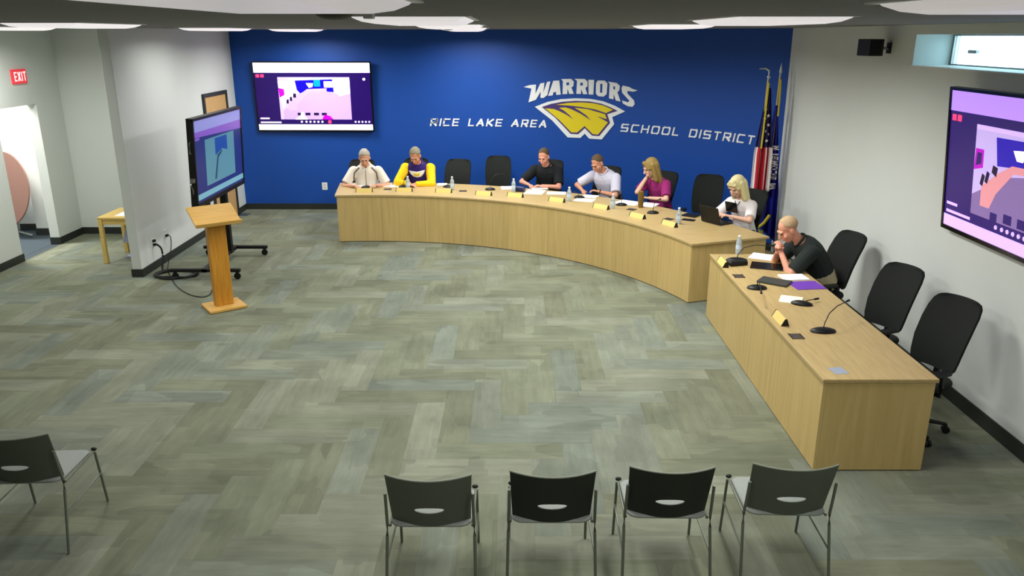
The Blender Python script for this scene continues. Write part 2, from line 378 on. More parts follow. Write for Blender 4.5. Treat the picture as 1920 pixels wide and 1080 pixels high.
for x, y, lab in [(-3.75, 7.2, 'ceiling light over the open carpet before the rolling screen'), (-4.1, 11.6, 'ceiling light above the rolling display stand'), (-3.5, 13.6, 'ceiling light above the blue wall screen'),
                  (-.6, 1.95, 'ceiling light over the row of guest chairs, beside the ceiling sensor'), (-.55, 5.0, 'ceiling light over the carpet beyond the dark ceiling sensor'), (-.6, 8.2, 'ceiling light over the middle of the open carpet'),
                  (-.65, 11.2, 'ceiling light over the curved desk'), (-.75, 13.5, 'ceiling light washing the blue wall left of the emblem'), (1.45, 2.05, 'ceiling light nearest the high window, over the guest chairs'),
                  (1.5, 5.0, 'ceiling light near the straight desk end'), (1.55, 8.1, 'ceiling light over the gap between the two desks'), (-6.3, 10.4, 'ceiling light in the recess beside the exit doorway')]:
    troffer(x, y, lab, power=LAMP_W*{-4.1: .4, 1.55: 1.5, 1.5: 1.0, 1.45: 1.6, -.65: 1.35}.get(x, 1))
dn = thing('added_fill_light', 'added fill light, a flush round disc in the ceiling above the curved desk bend', 'ceiling light', (1.6, 11.0, CEIL))  # invented light, added to brighten the right end of the blue wall
MB().lathe([(.001, -.002), (.17, -.002), (.17, 0), (.001, 0)], 28).build('lens', 'lens_10', dn)
MB().lathe([(.17, -.004), (.2, -.004), (.2, 0), (.17, 0)], 28).build('trim_ring', 'white', dn)
L = bpy.data.lights.new('lamp', 'AREA'); L.shape = 'DISK'; L.size = .34; L.energy = 44; L.color = (1, .992, .955); L.spread = math.radians(166)
o = bpy.data.objects.new('lamp', L); COL.objects.link(o); o.parent = dn; o.location = (0, 0, -.008)
hl = thing('hall_light', 'bright ceiling light in the hallway beyond the doorway', 'ceiling light', (-8.1, 11.9, CEIL))
MB().bx(-.6, .6, -.3, .3, -.02, 0).build('diffuser', mat('lens_hall', rgb(240, 236, 232), .4, emit=1.5), hl)
L = bpy.data.lights.new('lamp', 'AREA'); L.shape = 'RECTANGLE'; L.size = 1.1; L.size_y = .5; L.energy = 150; L.color = (1, .96, .92)
o = bpy.data.objects.new('lamp', L); COL.objects.link(o); o.parent = hl; o.location = (0, 0, -.03)
# ================================================================== LETTERING AND EMBLEM ON THE BLUE WALL
G = {
 'R': (1, [[(0, 0), (0, 1), (.86, 1), (1, .86), (1, .6), (.86, .44), (0, .44)], [(.5, .44), (1, 0)]]),
 'I': (.16, [[(.5, 0), (.5, 1)]]),
 'C': (1, [[(1, 1), (.14, 1), (0, .86), (0, .14), (.14, 0), (1, 0)]]),
 'E': (.95, [[(1, 1), (0, 1), (0, 0), (1, 0)], [(0, .5), (.92, .5)]]),
 'L': (.85, [[(0, 1), (0, 0), (1, 0)]]),
 'A': (1.1, [[(0, 0), (.5, 1), (1, 0)], [(.2, .32), (.8, .32)]]),
 'K': (1, [[(0, 0), (0, 1)], [(1, 1), (.2, .5), (1, 0)], [(0, .5), (.2, .5)]]),
 'S': (1, [[(1, 1), (.12, 1), (0, .9), (0, .6), (.12, .5), (.88, .5), (1, .4), (1, .1), (.88, 0), (0, 0)]]),
 'H': (1, [[(0, 0), (0, 1)], [(1, 0), (1, 1)], [(0, .5), (1, .5)]]),
 'O': (1.05, [[(.14, 0), (0, .14), (0, .86), (.14, 1), (.86, 1), (1, .86), (1, .14), (.86, 0), (.14, 0)]]),
 'D': (1, [[(0, 0), (0, 1), (.84, 1), (1, .84), (1, .16), (.84, 0), (0, 0)]]),
 'T': (.95, [[(0, 1), (1, 1)], [(.5, 0), (.5, 1)]]),
 'N': (1, [[(0, 0), (0, 1), (1, 0), (1, 1)]]),
 'W': (1.45, [[(0, 1), (.27, 0), (.5, .95), (.73, 0), (1, 1)]]),
 'X': (1, [[(0, 0), (1, 1)], [(0, 1), (1, 0)]]),
}
def glyph_quads(ch, w, h, tx, ty):
    """stroke boxes of a letter in a w x h cell; tx, ty = stroke thickness"""
    out = []
    for st in G[ch][1]:
        pts = [(tx/2 + p[0]*(w-tx), ty/2 + p[1]*(h-ty)) for p in st]
        for i in range(len(pts)-1):
            (ax, ay), (bx, by) = pts[i], pts[i+1]; dx, dy = bx-ax, by-ay; l = math.hypot(dx, dy) or 1
            ux, uy = dx/l, dy/l; t = (tx*abs(uy) + ty*abs(ux))/2
            e = t*.9 if abs(ux) < .05 or abs(uy) < .05 else t*.55
            ax -= ux*e; ay -= uy*e; bx += ux*e; by += uy*e
            nx, ny = -uy*t, ux*t
            out.append([(ax+nx, ay+ny), (bx+nx, by+ny), (bx-nx, by-ny), (ax-nx, ay-ny)])
    return out
def letter_row(root, text, s0, s1, z, h, thick, mname, shear=.22, gap=.34, space=.7, tf=.2):
    cells = [(c, G[c][0] if c != ' ' else space) for c in text]
    tot = sum(w for _, w in cells) + gap*(len(cells)-1)
    sc = (s1-s0)/tot; x = s0
    for c, w in cells:
        if c != ' ':
            b = MB()
            t = h*tf
            for q in glyph_quads(c, w*sc if c != 'I' else max(w*sc, t), h, t, t*.8):
                v = []
                for d in (0.001, thick):
                    for px_, py_ in q:
                        p = wall_pt(x + px_ + shear*py_, d); v.append((p.x, p.y, z+py_))
                b.add(v, [(0, 1, 2, 3), (7, 6, 5, 4), (0, 4, 5, 1), (1, 5, 6, 2), (2, 6, 7, 3), (3, 7, 4, 0)])
            b.build('letter_'+c.lower(), mname, root)
        x += (w+gap)*sc
a0 = wall_hit(806, 236); a1 = wall_hit(1024, 239); c0 = wall_hit(1163, 246.3); c1 = wall_hit(1413, 271)
ZT = 1.56
p0 = wall_pt(a0[0])
t = thing('wall_lettering', 'white raised words RICE LAKE AREA on the blue wall', 'lettering')
letter_row(t, 'RICE LAKE AREA', a0[0], a1[0], ZT, .135, .012, 'emblem_white')
t = thing('wall_lettering', 'white raised words SCHOOL DISTRICT on the blue wall', 'lettering')
letter_row(t, 'SCHOOL DISTRICT', c0[0], c1[0], ZT, .135, .012, 'emblem_white')
def plate(name, poly_px, d0, d1, mname, parent):
    """flat cut-out plate following the curved wall; outline given in photo pixels"""
    pts = [wall_hit(x, y) for x, y in poly_px]
    bm = bmesh.new(); f = bm.faces.new([bm.verts.new((s, z, 0)) for s, z in pts])
    smin = min(p[0] for p in pts); smax = max(p[0] for p in pts); s = smin+.12
    while s < smax-.02:
        bmesh.ops.bisect_plane(bm, geom=bm.verts[:]+bm.edges[:]+bm.faces[:], plane_co=(s, 0, 0), plane_no=(1, 0, 0)); s += .12
    bmesh.ops.triangulate(bm, faces=bm.faces[:])
    r = bmesh.ops.extrude_face_region(bm, geom=bm.faces[:])
    bmesh.ops.translate(bm, verts=[v for v in r['geom'] if isinstance(v, bmesh.types.BMVert)], vec=(0, 0, 1))
    for v in bm.verts:
        p = wall_pt(v.co.x, d0 if v.co.z < .5 else d1); v.co = (p.x, p.y, v.co.y)
    bmesh.ops.recalc_face_normals(bm, faces=bm.faces)
    me = bpy.data.meshes.new(name); bm.to_mesh(me); bm.free(); me.materials.append(MATS[mname])
    return put(name, me, parent)
def cz(pts, ox=960, oy=130, k=7.2): return [(ox+x/k, oy+y/k) for x, y in pts]
em = thing('wall_emblem', 'yellow white and purple W shaped emblem on the blue wall', 'emblem')
out = cz([(310, 505), (480, 440), (660, 402), (860, 390), (1060, 398), (1230, 430), (1390, 490), (1530, 568), (1355, 645), (1382, 740), (1215, 945), (1045, 935), (985, 868), (925, 925), (755, 918), (545, 690)])
inn = cz([(405, 508), (520, 468), (680, 437), (860, 425), (1050, 432), (1210, 463), (1340, 515), (1432, 560), (1290, 605), (1328, 722), (1180, 900), (1085, 893), (985, 793), (895, 875), (795, 870), (590, 655)])
plate('white_border', out, .001, .012, 'emblem_white', em)
plate('purple_outline', inn, .0121, .016, 'emblem_purple', em)
ye = [
 [(600, 478), (760, 452), (930, 445), (1090, 455), (1230, 485), (1370, 545), (1275, 590), (1130, 540), (960, 510), (780, 488)],
 [(480, 535), (580, 545), (700, 600), (830, 672), (690, 590), (620, 530), (720, 520), (860, 560), (1000, 640), (1080, 690), (960, 570), (860, 515), (1000, 530), (1150, 565), (1265, 605), (1290, 680), (1150, 625), (1300, 720), (1165, 880), (1095, 873), (985, 765), (885, 850), (805, 850), (640, 680)],
]
plate('yellow_crest', cz(ye[0]), .0161, .020, 'emblem_yellow', em)
plate('yellow_face', cz([(450, 525), (570, 535), (640, 562), (740, 612), (835, 676), (775, 612), (705, 556), (640, 518), (720, 512), (800, 535), (930, 598), (1075, 690), (1005, 618), (915, 556), (850, 518), (1020, 535), (1262, 605), (1286, 672), (1150, 630), (1302, 715), (1165, 880), (1095, 873), (985, 765), (885, 850), (805, 850), (640, 680)]), .0161, .020, 'emblem_yellow', em)
wr = thing('wall_lettering', 'white arched block word WARRIORS above the emblem', 'lettering')
WL = {
 'w': [[(160, 238), (240, 212), (326, 205), (318, 330), (385, 190), (440, 180), (425, 315), (475, 170), (520, 162), (480, 345), (430, 385), (385, 385), (390, 300), (325, 410), (225, 445), (265, 260)]],
 'a': [[(560, 155), (640, 150), (662, 340), (600, 345), (598, 305), (560, 310), (550, 352), (490, 358)]],
 'r': [[(665, 132), (800, 128), (838, 165), (832, 225), (805, 245), (838, 330), (775, 332), (752, 258), (748, 332), (685, 335), (690, 158)]],
 'r1': [[(845, 128), (985, 130), (1022, 165), (1020, 232), (992, 250), (1020, 335), (962, 335), (938, 262), (932, 332), (872, 330), (880, 155)]],
 'i': [[(1035, 140), (1112, 142), (1100, 342), (1038, 338)]],
 'o': [[(1160, 150), (1255, 152), (1292, 190), (1280, 335), (1240, 368), (1165, 362), (1135, 325), (1138, 185)]],
 'r2': [[(1300, 165), (1420, 185), (1460, 225), (1450, 290), (1425, 305), (1470, 435), (1405, 420), (1375, 330), (1372, 405), (1312, 390), (1322, 195)]],
 's': [[(1500, 218), (1590, 240), (1625, 262), (1700, 285), (1640, 302), (1575, 292), (1555, 300), (1565, 330), (1650, 420), (1660, 470), (1630, 505), (1570, 498), (1500, 460), (1490, 420), (1570, 445), (1590, 425), (1490, 315), (1482, 250)]],
}
for k, polys in WL.items():
    for q in polys: plate('letter_'+k[0], cz(q), .001, .012, 'emblem_white', wr)
for q in ([(715, 165), (790, 162), (790, 222), (718, 225)], [(905, 165), (975, 165), (975, 228), (905, 230)], [(1352, 210), (1412, 222), (1408, 285), (1352, 275)]):
    plate('counter', cz([(q[0][0]+20, q[0][1]+14), (q[1][0]-16, q[1][1]+14), (q[2][0]-16, q[2][1]-10), (q[3][0]+20, q[3][1]-10)]), .0121, .0135, 'blue_wall', wr)
plate('counter', cz([(1195, 195), (1225, 196), (1220, 318), (1192, 314)]), .0121, .0135, 'blue_wall', wr)
# ================================================================== SCREENS
def em_mat(n, c, e): return mat(n, rgb(*c), .3, emit=e)
em_mat('scr_white', (255, 244, 252), 1.5); em_mat('scr_dark', (34, 8, 92), .55); em_mat('scr_bar', (52, 0, 84), .5)
em_mat('scr_pale', (214, 188, 244), .62); em_mat('scr_floor', (196, 164, 242), .62); em_mat('scr_blue', (12, 0, 205), .9); em_mat('scr_pink', (250, 168, 212), .75)
em_mat('scr_cyan', (0, 140, 225), 1); em_mat('scr_red', (255, 60, 110), 1.2); em_mat('scr_mag', (180, 0, 190), .8); em_mat('scr_black', (30, 4, 60), .4)
em_mat('scr2_top', (184, 140, 250), .9); em_mat('scr2_dark', (48, 28, 110), .55); em_mat('scr2_bar', (210, 176, 250), .85); em_mat('scr2_wall', (190, 168, 230), .8); em_mat('scr2_floor', (128, 104, 160), .7); em_mat('scr2_desk', (214, 140, 150), .8); em_mat('scr2_blue', (38, 20, 170), .8)
em_mat('scr3_top', (132, 134, 200), .75); em_mat('scr3_mid', (126, 84, 186), .6); em_mat('scr3_dark', (34, 44, 108), .6); em_mat('scr3_teal', (84, 132, 152), .6); em_mat('scr3_blue', (30, 70, 150), .6); em_mat('scr3_bar', (110, 160, 178), .65); em_mat('scr3_line', (40, 74, 96), .5)
def screen(root, w, h, shapes, bez=.02):
    """flat display facing -Y local, centre at origin: body, bezel, lit panel and the picture's flat shapes"""
    b = MB(); b.bx(-w/2, w/2, .0, .05, -h/2, h/2); b.build('display_body', 'black', root, bevel=.006)
    b = MB(); f = bez
    b.bx(-w/2, w/2, -.012, 0, h/2-f, h/2); b.bx(-w/2, w/2, -.012, 0, -h/2, -h/2+f*1.4); b.bx(-w/2, -w/2+f, -.012, 0, -h/2+f*1.4, h/2-f); b.bx(w/2-f, w/2, -.012, 0, -h/2+f*1.4, h/2-f)
    b.build('bezel', 'black_gloss', root)
    iw, ih = w-2*f, h-2.4*f; zc = -h/2+f*1.4
    panel = None; lay = -.002
    for i, (nm, m, poly) in enumerate(shapes):
        d = lay - i*.0002
        pts = [(-iw/2+u*iw, zc+v*ih) for u, v in poly]; n = len(pts)
        b = MB(); b.add([(x, d, z) for x, z in pts]+[(x, 0.0005 if i == 0 else lay, z) for x, z in pts], [tuple(range(n)), tuple(range(n, 2*n))[::-1]]+[(k, n+k, n+(k+1) % n, (k+1) % n) for k in range(n)])
        o = b.build(nm, m, panel or root)
        if i == 0: panel = o
def R4(u0, u1, v0, v1): return [(u0, v0), (u1, v0), (u1, v1), (u0, v1)]
def dots(us, v, r, m, ar=1.78): return [('icon', m, [(u+r*math.cos(k*PI/4), v+r*ar*math.sin(k*PI/4)) for k in range(8)]) for u in us]
def call_ui(top, dark, bar, video):
    s = [('panel', dark, R4(0, 1, 0, 1)), ('browser_bar', top, R4(0, 1, .855, 1)), ('task_bar', bar, R4(0, 1, 0, .085))]
    s += [('record_badge', 'scr_red', R4(.015, .045, .785, .83)), ('record_badge', 'scr_red', R4(.055, .085, .785, .83))]
    s += video
    s += [('caption', bar, R4(.02, .1, .165, .185)), ('caption', bar, R4(.02, .2, .105, .125))]
    s += dots([.38, .42, .455, .49, .525, .56], .125, .009, bar) + dots([.625], .125, .016, 'scr_red') + dots([.85, .88, .91, .94, .97], .125, .008, bar) + dots([.945], .76, .012, bar)
    return s
VX0, VX1, VY0, VY1 = .2, .82, .16, .79
def vid(polys, x0=VX0, x1=VX1, y0=VY0, y1=VY1): return [(n, m, [(x0+u*(x1-x0), y0+v*(y1-y0)) for u, v in p]) for n, m, p in polys]
video1 = vid([('video_tile', 'scr_pale', R4(0, 1, 0, 1)), ('video_floor', 'scr_floor', [(.04, 0), (1, 0), (1, .6), (.82, .6), (.68, .68), (.5, .72), (.32, .68), (.12, .3), (.05, .22)]),
    ('video_wall', 'scr_blue', [(.24, .92), (.76, .95), (.77, .65), (.68, .66), (.66, .72), (.4, .7), (.3, .62), (.26, .7)]), ('video_desk', 'scr_pink', [(.12, .22), (.24, .22), (.24, .34), (.42, .64), (.66, .68), (.68, .74), (.4, .72), (.28, .58), (.12, .36)]),
    ('video_screen', 'scr_cyan', R4(.5, .59, .78, .94)), ('video_screen', 'scr_white', R4(.64, .76, .76, .9)), ('video_emblem', 'scr_white', [(.39, .86), (.49, .86), (.48, .77), (.43, .75)]),
    ('video_wall', 'scr_white', [(0, .9), (.22, .92), (.25, .62), (.1, .45), (.05, .25), (.02, .5)]), ('video_wall', 'scr_white', [(.8, .95), (1, .96), (1, .62), (.84, .55)]), ('video_screen', 'scr_mag', [(0, .75), (.08, .72), (.08, .58), (.01, .52)]),
    ('video_chair', 'scr_black', R4(.24, .31, .1, .16)), ('video_chair', 'scr_black', R4(.35, .42, .1, .16)), ('video_chair', 'scr_black', R4(.47, .54, .1, .16)), ('video_chair', 'scr_black', R4(.58, .65, .1, .16)), ('video_chair', 'scr_black', R4(.1, .13, .38, .48)), ('video_chair', 'scr_black', R4(.15, .18, .44, .54)), ('video_chair', 'scr_black', R4(.2, .24, .52, .62)),
    ('video_figure', 'scr_white', [(.2, 0), (.38, 0), (.33, .1), (.32, .18), (.29, .16), (.28, .08)]), ('video_figure', 'scr_mag', [(.58, 0), (.74, 0), (.7, .08), (.62, .12)])])
tv = thing('wall_display', 'large black wall display with a bright video call on the blue wall', 'television')
c = [ony(x, y, YB-.07) for x, y in ((470, 116), (695, 113.5), (705, 244), (484, 250))]
tv.location = ((c[0].x+c[1].x+c[2].x+c[3].x)/4, YB-.09, sum(p.z for p in c)/4); tv.rotation_euler = (math.radians(2), 0, math.radians(-1.2))
screen(tv, 2.14, 1.24, call_ui('scr_white', 'scr_dark', 'scr_white', video1))
MB().bx(-.3, .3, .05, .082, -.2, .2).build('wall_mount', 'black', tv)
video2 = vid([('video_tile', 'scr2_wall', R4(0, 1, 0, 1)), ('video_floor', 'scr2_floor', [(0, 0), (1, 0), (1, .62), (.7, .6), (.32, .5), (.1, .3), (0, .22)]), ('video_ceiling', 'scr2_bar', [(0, .95), (1, .95), (1, 1), (0, 1)]),
    ('video_wall', 'scr2_blue', [(.22, .9), (.78, .92), (.78, .62), (.4, .62), (.25, .6)]), ('video_desk', 'scr2_desk', [(.1, .12), (.2, .12), (.26, .3), (.42, .56), (.8, .6), (.8, .66), (.4, .64), (.26, .52), (.1, .34)]),
    ('video_emblem', 'scr_white', [(.4, .8), (.52, .82), (.5, .7), (.44, .7)]), ('video_screen', 'scr_mag', [(.01, .74), (.1, .74), (.1, .54), (0, .5)]), ('video_screen', 'scr2_dark', [(.03, .7), (.08, .7), (.08, .58), (.02, .55)]), ('video_screen', 'scr_cyan', R4(.55, .62, .74, .9)),
    ('video_chair', 'scr_black', [(.08, .36), (.11, .34), (.13, .46), (.1, .48)]), ('video_chair', 'scr_black', [(.13, .4), (.16, .38), (.18, .5), (.15, .52)]), ('video_chair', 'scr_black', [(.2, .52), (.25, .48), (.26, .58), (.21, .6)]),
    ('video_chair', 'scr2_dark', R4(.22, .29, 0, .09)), ('video_chair', 'scr2_dark', R4(.36, .44, .02, .12)), ('video_chair', 'scr2_dark', R4(.5, .58, .02, .12))])
t2 = thing('wall_display', 'large black wall display with a purple tinted video call on the grey wall', 'television')
t2.location = (3.845, 7.04-1.07, 2.115); t2.rotation_euler = (math.radians(4), 0, math.radians(90))
t2.rotation_euler = Euler((math.radians(5.5), 0, math.radians(-90)))
screen(t2, 2.14, 1.24, call_ui('scr2_top', 'scr2_dark', 'scr2_bar', video2), bez=.026)
MB().bx(-.3, .3, .05, .1, -.2, .2).build('wall_mount', 'black', t2)
# --- rolling stand with a display, facing the room
st = thing('rolling_display_stand', 'black rolling stand carrying a large angled display', 'display stand', (-4.0, 10.92, 0))
def cas(b, x, y, z0=.1):
    b.cap((x, y-.012, .045), (x, y+.012, .045), .045, .045, 12, 2, flat=True); b.bx(x-.018, x+.018, y-.022, y+.022, .055, z0)
for yy in (-.62, .62):
    o = MB().box((-.15, yy, .125), (.95, .06, .045)).build('foot', 'black', st, bevel=.006)
    for xx in (-.56, .28):
        b = MB(); cas(b, xx, yy); b.build('caster', 'black', o, smooth=True)
for yy in (-.3, .38): MB().bx(-.2, -.11, yy-.045, yy+.045, .1, 1.75).build('upright', 'black', st, bevel=.005)
MB().bx(-.19, -.12, -.65, .65, .1, .15).build('crossbar', 'black', st); MB().bx(-.11, -.06, -.45, .5, 1.5, 1.65).build('mount_rail', 'black', st)
sh = [('panel', 'scr3_dark', R4(0, 1, 0, 1)), ('browser_bar', 'scr3_top', R4(0, 1, .86, 1)), ('toolbar', 'scr3_mid', [(0, .8), (1, .74), (1, .86), (0, .86)]), ('video_tile', 'scr3_teal', R4(.2, .82, .16, .74)), ('video_wall', 'scr3_blue', [(.4, .72), (.66, .72), (.66, .52), (.55, .56), (.4, .5)]), ('video_desk', 'scr3_line', [(.36, .2), (.4, .2), (.46, .46), (.54, .52), (.54, .55), (.44, .5)]), ('task_bar', 'scr3_bar', R4(0, 1, .03, .1)), ('record_badge', 'scr3_mid', R4(.02, .1, .76, .79))]
def screen_sub(root, w, h, shapes):
    b = MB(); b.bx(-w/2, w/2, .0, .07, -h/2, h/2)
    f = .035; b.bx(-w/2, w/2, -.014, 0, h/2-f, h/2); b.bx(-w/2, w/2, -.014, 0, -h/2, -h/2+f*1.6); b.bx(-w/2, -w/2+f, -.014, 0, -h/2, h/2); b.bx(w/2-f, w/2, -.014, 0, -h/2, h/2)
    root = b.build('display', 'black', root); root.location = (0, 0, 1.6); root.rotation_euler = (math.radians(3), 0, math.radians(90))
    iw, ih = w-2*f, h-2.6*f; zc = -h/2+f*1.6
    for i, (nm, m, poly) in enumerate(shapes):
        d = -.002-i*.0003; pts = [(-iw/2+u*iw, zc+v*ih) for u, v in poly]; n = len(pts)
        b = MB(); b.add([(x, d, z) for x, z in pts]+[(x, .0005, z) for x, z in pts], [tuple(range(n)), tuple(range(n, 2*n))[::-1]]+[(k, n+k, n+(k+1) % n, (k+1) % n) for k in range(n)])
        b.build(nm, m, root)
    return root
dp = screen_sub(st, 1.86, 1.13, sh)
b = MB(); b.tube([(-.93, .03, .28), (-.965, .03, .27), (-.965, .03, .14), (-.93, .03, .13)], .008, 6); b.build('carry_handle', 'metal', dp)
MB().bx(-.955, -.93, .0, .05, -.42, -.02).build('side_port_box', 'black', dp)
b = MB(); b.box((-.97, .02, -.2), (.05, .05, .05)); b.tube([(-.95, .02, -.2), (-1.0, .03, -.25), (-.97, .02, -.33), (-.94, .03, -.4)], .008, 6); b.build('plugged_adapter', 'metal', dp)
# ================================================================== DESKS
DC = Vector((-2.2, 7.72)); RF, RB = 4.64, 5.74
def dpt(r, a, z): return Vector((DC.x + r*math.sin(a), DC.y + r*math.cos(a), z))
A0, A1 = math.asin((-2.76-DC.x)/RF), math.asin((2.17-DC.x)/RF)
def arc_piece(r0, r1, a0, a1, z0, z1, n):
    rings = []
    for i in range(n+1):
        a = a0+(a1-a0)*i/n; rings.append([dpt(r0, a, z0), dpt(r1, a, z0), dpt(r1, a, z1), dpt(r0, a, z1)])
    b = MB(); b.loft(rings); return b
dk = thing('curved_desk', 'long curved light wood board desk before the blue wall', 'desk', (0, 0, 0))
arc_piece(RF-.012, RB, A0-.006, A1+.004, DESK-.03, DESK, 48).build('desktop', 'maple_top', dk, bevel=.004)
NP = 9
for i in range(NP):
    a, c_ = A0+(A1-A0)*i/NP, A0+(A1-A0)*(i+1)/NP
    arc_piece(RF, RF+.025, a+.0003, c_-.0003, .01, DESK-.032, 8).build('front_panel', 'maple_v', dk)
for a, d in ((A0, 1), (A1, -1)):
    arc_piece(RF+.026, RB-.03, a if d > 0 else a-.006, a+.006 if d > 0 else a, .01, DESK-.032, 1).build('end_panel', 'maple_v', dk)
for i in (3, 6):
    a = A0+(A1-A0)*i/NP; arc_piece(RF+.026, RF+.5, a-.003, a+.003, .01, DESK-.032, 1).build('support_panel', 'maple_v', dk)
X0, X1, Y0, Y1 = 2.28, 3.12, 5.32, 8.8
d2 = thing('straight_desk', 'straight light wood desk standing along the grey wall', 'desk', (0, 0, 0))
MB().bx(X0-.01, X1, Y0-.01, Y1, DESK-.03, DESK).build('desktop', 'maple_top_y', d2, bevel=.004)
for i in range(4):
    a, c_ = Y0+(Y1-Y0)*i/4, Y0+(Y1-Y0)*(i+1)/4
    MB().bx(X0, X0+.025, a+.001, c_-.001, .01, DESK-.032).build('front_panel', 'maple_v', d2)
MB().bx(X0+.026, X1-.02, Y0, Y0+.025, .01, DESK-.032).build('end_panel', 'maple_v', d2)
MB().bx(X0+.026, X1-.02, Y1-.025, Y1, .01, DESK-.032).build('end_panel', 'maple_v', d2)
# ================================================================== LECTERN
lc = thing('lectern', 'golden oak lectern with a sloping top on a square post', 'lectern', (-3.5, 9.13, 0), math.radians(36))
MB().bx(-.22, .22, -.19, .19, .004, .04).build('base', 'oak_top', lc, bevel=.008)
MB().bx(-.105, .105, -.055, .055, .04, 1.08).build('post', 'oak_v', lc, bevel=.006)
b = MB(); b.box((0, 0, 1.14), (.52, .4, .03), rot(24, 0, 0)); o = b.build('sloping_top', 'oak_top', lc, bevel=.006)
b = MB(); b.box((0, -.19, 1.075), (.52, .02, .05), rot(24, 0, 0)); b.build('book_ledge', 'oak_top', o, bevel=.003)
# ================================================================== FLAGS
mat('flag_red', rgb(186, 22, 44), .7); mat('flag_white', rgb(230, 222, 222), .7); mat('flag_navy', rgb(26, 20, 78), .7); mat('state_blue', rgb(10, 14, 128), .6); mat('pole', rgb(196, 174, 104), .35, metal=.3); mat('fringe', rgb(206, 192, 40), .7)
mat('silver', rgb(200, 205, 205), .3, metal=.5)
def drape(root, name, x0, x1, ztop, zbot, folds, amp, matf, mats, slant=.0, nx=30, nz=30, top=.25, bot=None):
    b = MB(); v = []; f = []
    for j in range(nz+1):
        t_ = j/nz; z = ztop+(zbot-ztop)*t_
        wv = top+(1-top)*min(1, t_*1.6)
        for i in range(nx+1):
            s_ = i/nx; x = x0+(x1-x0)*(.5+(s_-.5)*wv) + slant*t_; y = amp*(.4+.6*t_)*math.sin(s_*folds*PI+t_*.7)
            zz = z + ((bot(s_) if bot else 0)*t_)
            v.append((x, y, zz))
    for j in range(nz):
        for i in range(nx):
            a = j*(nx+1)+i; f.append((a, a+1, a+nx+2, a+nx+1))
    b.add(v, f); b.m = [matf((k % nx)/nx, (k//nx)/nz) for k in range(len(f))]
    o = b.build(name, mats, root, smooth='all'); m = o.modifiers.new('thick', 'SOLIDIFY'); m.thickness = .006
    return o
f1 = thing('us_flag', 'red white and blue striped flag with stars on a brass pole in the corner', 'flag', (3.53, 11.42, 0))
MB().lathe([(.001, 0), (.16, .0), (.16, .02), (.05, .045), (.02, .1), (.001, .1)], 20).build('pole_base', 'gold', f1, smooth=True)
MB().cap((0, 0, .05), (.04, 0, 2.56), .013, .013, 10).build('pole', 'pole', f1, smooth=True)
b = MB(); b.cap((.04, 0, 2.56), (.045, 0, 2.68), .012, .008); b.tube([(.045, 0, 2.68), (-.01, -.01, 2.715), (-.1, -.02, 2.71)], [.016, .014, .006], 8); b.ell((.045, 0, 2.6), (.024, .024, .024)); b.build('eagle_finial', 'silver', f1, smooth=True)
fo = drape(f1, 'cloth', -.06, .19, 2.45, 1.0, 5.5, .05, lambda s, t: 2 if t < .56 else (0 if int(s*7) % 2 else 1), ['flag_red', 'flag_white', 'flag_navy'], slant=.0, top=.18)
b = MB()
random.seed(3)
star_o = []
for k in range(11):
    t_ = .2+.03*k; s_ = .25+.5*((k*0.37) % 1); wv = .18+.82*min(1, t_*1.6)
    x = -.06+.25*(.5+(s_-.5)*wv); z = 2.45-1.45*t_; y = .05*(.4+.6*t_)*math.sin(s_*5.5*PI+t_*.7)-.012
    b = MB(); b.prism([((.026 if q % 2 == 0 else .011)*math.sin(q*PI/5), (.026 if q % 2 == 0 else .011)*math.cos(q*PI/5)) for q in range(10)], -.004, .004, Matrix.Translation((x, y, z)) @ Matrix.Rotation(PI/2, 4, 'X'))
    b.build('star', 'flag_white', fo)
b = MB(); b.tube([(.045, -.03, 2.52), (.03, -.06, 2.2), (.02, -.075, 1.9), (.01, -.075, 1.62)], .012, 6); b.build('gold_cord', 'fringe', f1, smooth=True)
f2 = thing('state_flag', 'deep blue state flag with white letters on a brass pole by the grey wall', 'flag', (3.75, 11.6, 0))
MB().lathe([(.001, 0), (.16, .0), (.16, .02), (.05, .045), (.02, .1), (.001, .1)], 20).build('pole_base', 'gold', f2, smooth=True)
MB().cap((0, 0, .05), (.04, 0, 2.6), .013, .013, 10).build('pole', 'pole', f2, smooth=True)
b = MB(); b.cap((.04, 0, 2.58), (.042, 0, 2.66), .012, .014); b.cap((.042, 0, 2.66), (.045, 0, 2.78), .024, .003); b.build('spear_finial', 'silver', f2, smooth=True)
fo2 = drape(f2, 'cloth', -.1, .17, 2.2, .2, 5, .05, lambda s, t: 0, ['state_blue'], top=.15, slant=.02, bot=lambda s: .25*(1-s))
b = MB(); b.tube([(.045, -.03, 2.56), (.05, -.05, 2.3), (.05, -.05, 2.05)], .012, 6); b.build('gold_cord', 'fringe', f2, smooth=True)
for i, ch in enumerate('WISCONSIN'):
    b = MB(); w = .085
    for q in glyph_quads(ch, w*G[ch][0] if ch not in 'IW' else (.025 if ch == 'I' else .1), .1, .022, .022):
        v = []
        for d in (0, -.006):
            for px_, py_ in q: v.append((-py_*.95+.105, -.075+d, 1.0+i*.072+px_*.68))
        b.add(v, [(0, 1, 2, 3), (7, 6, 5, 4), (0, 4, 5, 1), (1, 5, 6, 2), (2, 6, 7, 3), (3, 7, 4, 0)])
    b.build('letter_'+ch.lower(), 'flag_white', fo2)
b = MB(); b.ell((-.06, -.07, 1.24), (.045, .008, .09)); b.build('crest', 'emblem_yellow', fo2, smooth=True)
b = MB(); b.ell((-.06, -.07, 1.08), (.05, .01, .08)); b.build('crest_shield', 'flag_red', fo2, smooth=True)
b = MB(); b.tube([(.06, -.09, .62), (-.02, -.1, .5), (-.1, -.1, .43), (-.06, -.11, .36), (-.03, -.11, .3), (-.1, -.11, .22), (-.17, -.11, .13)], .022, 7); b.build('gold_fringe', 'fringe', f2, smooth=True)
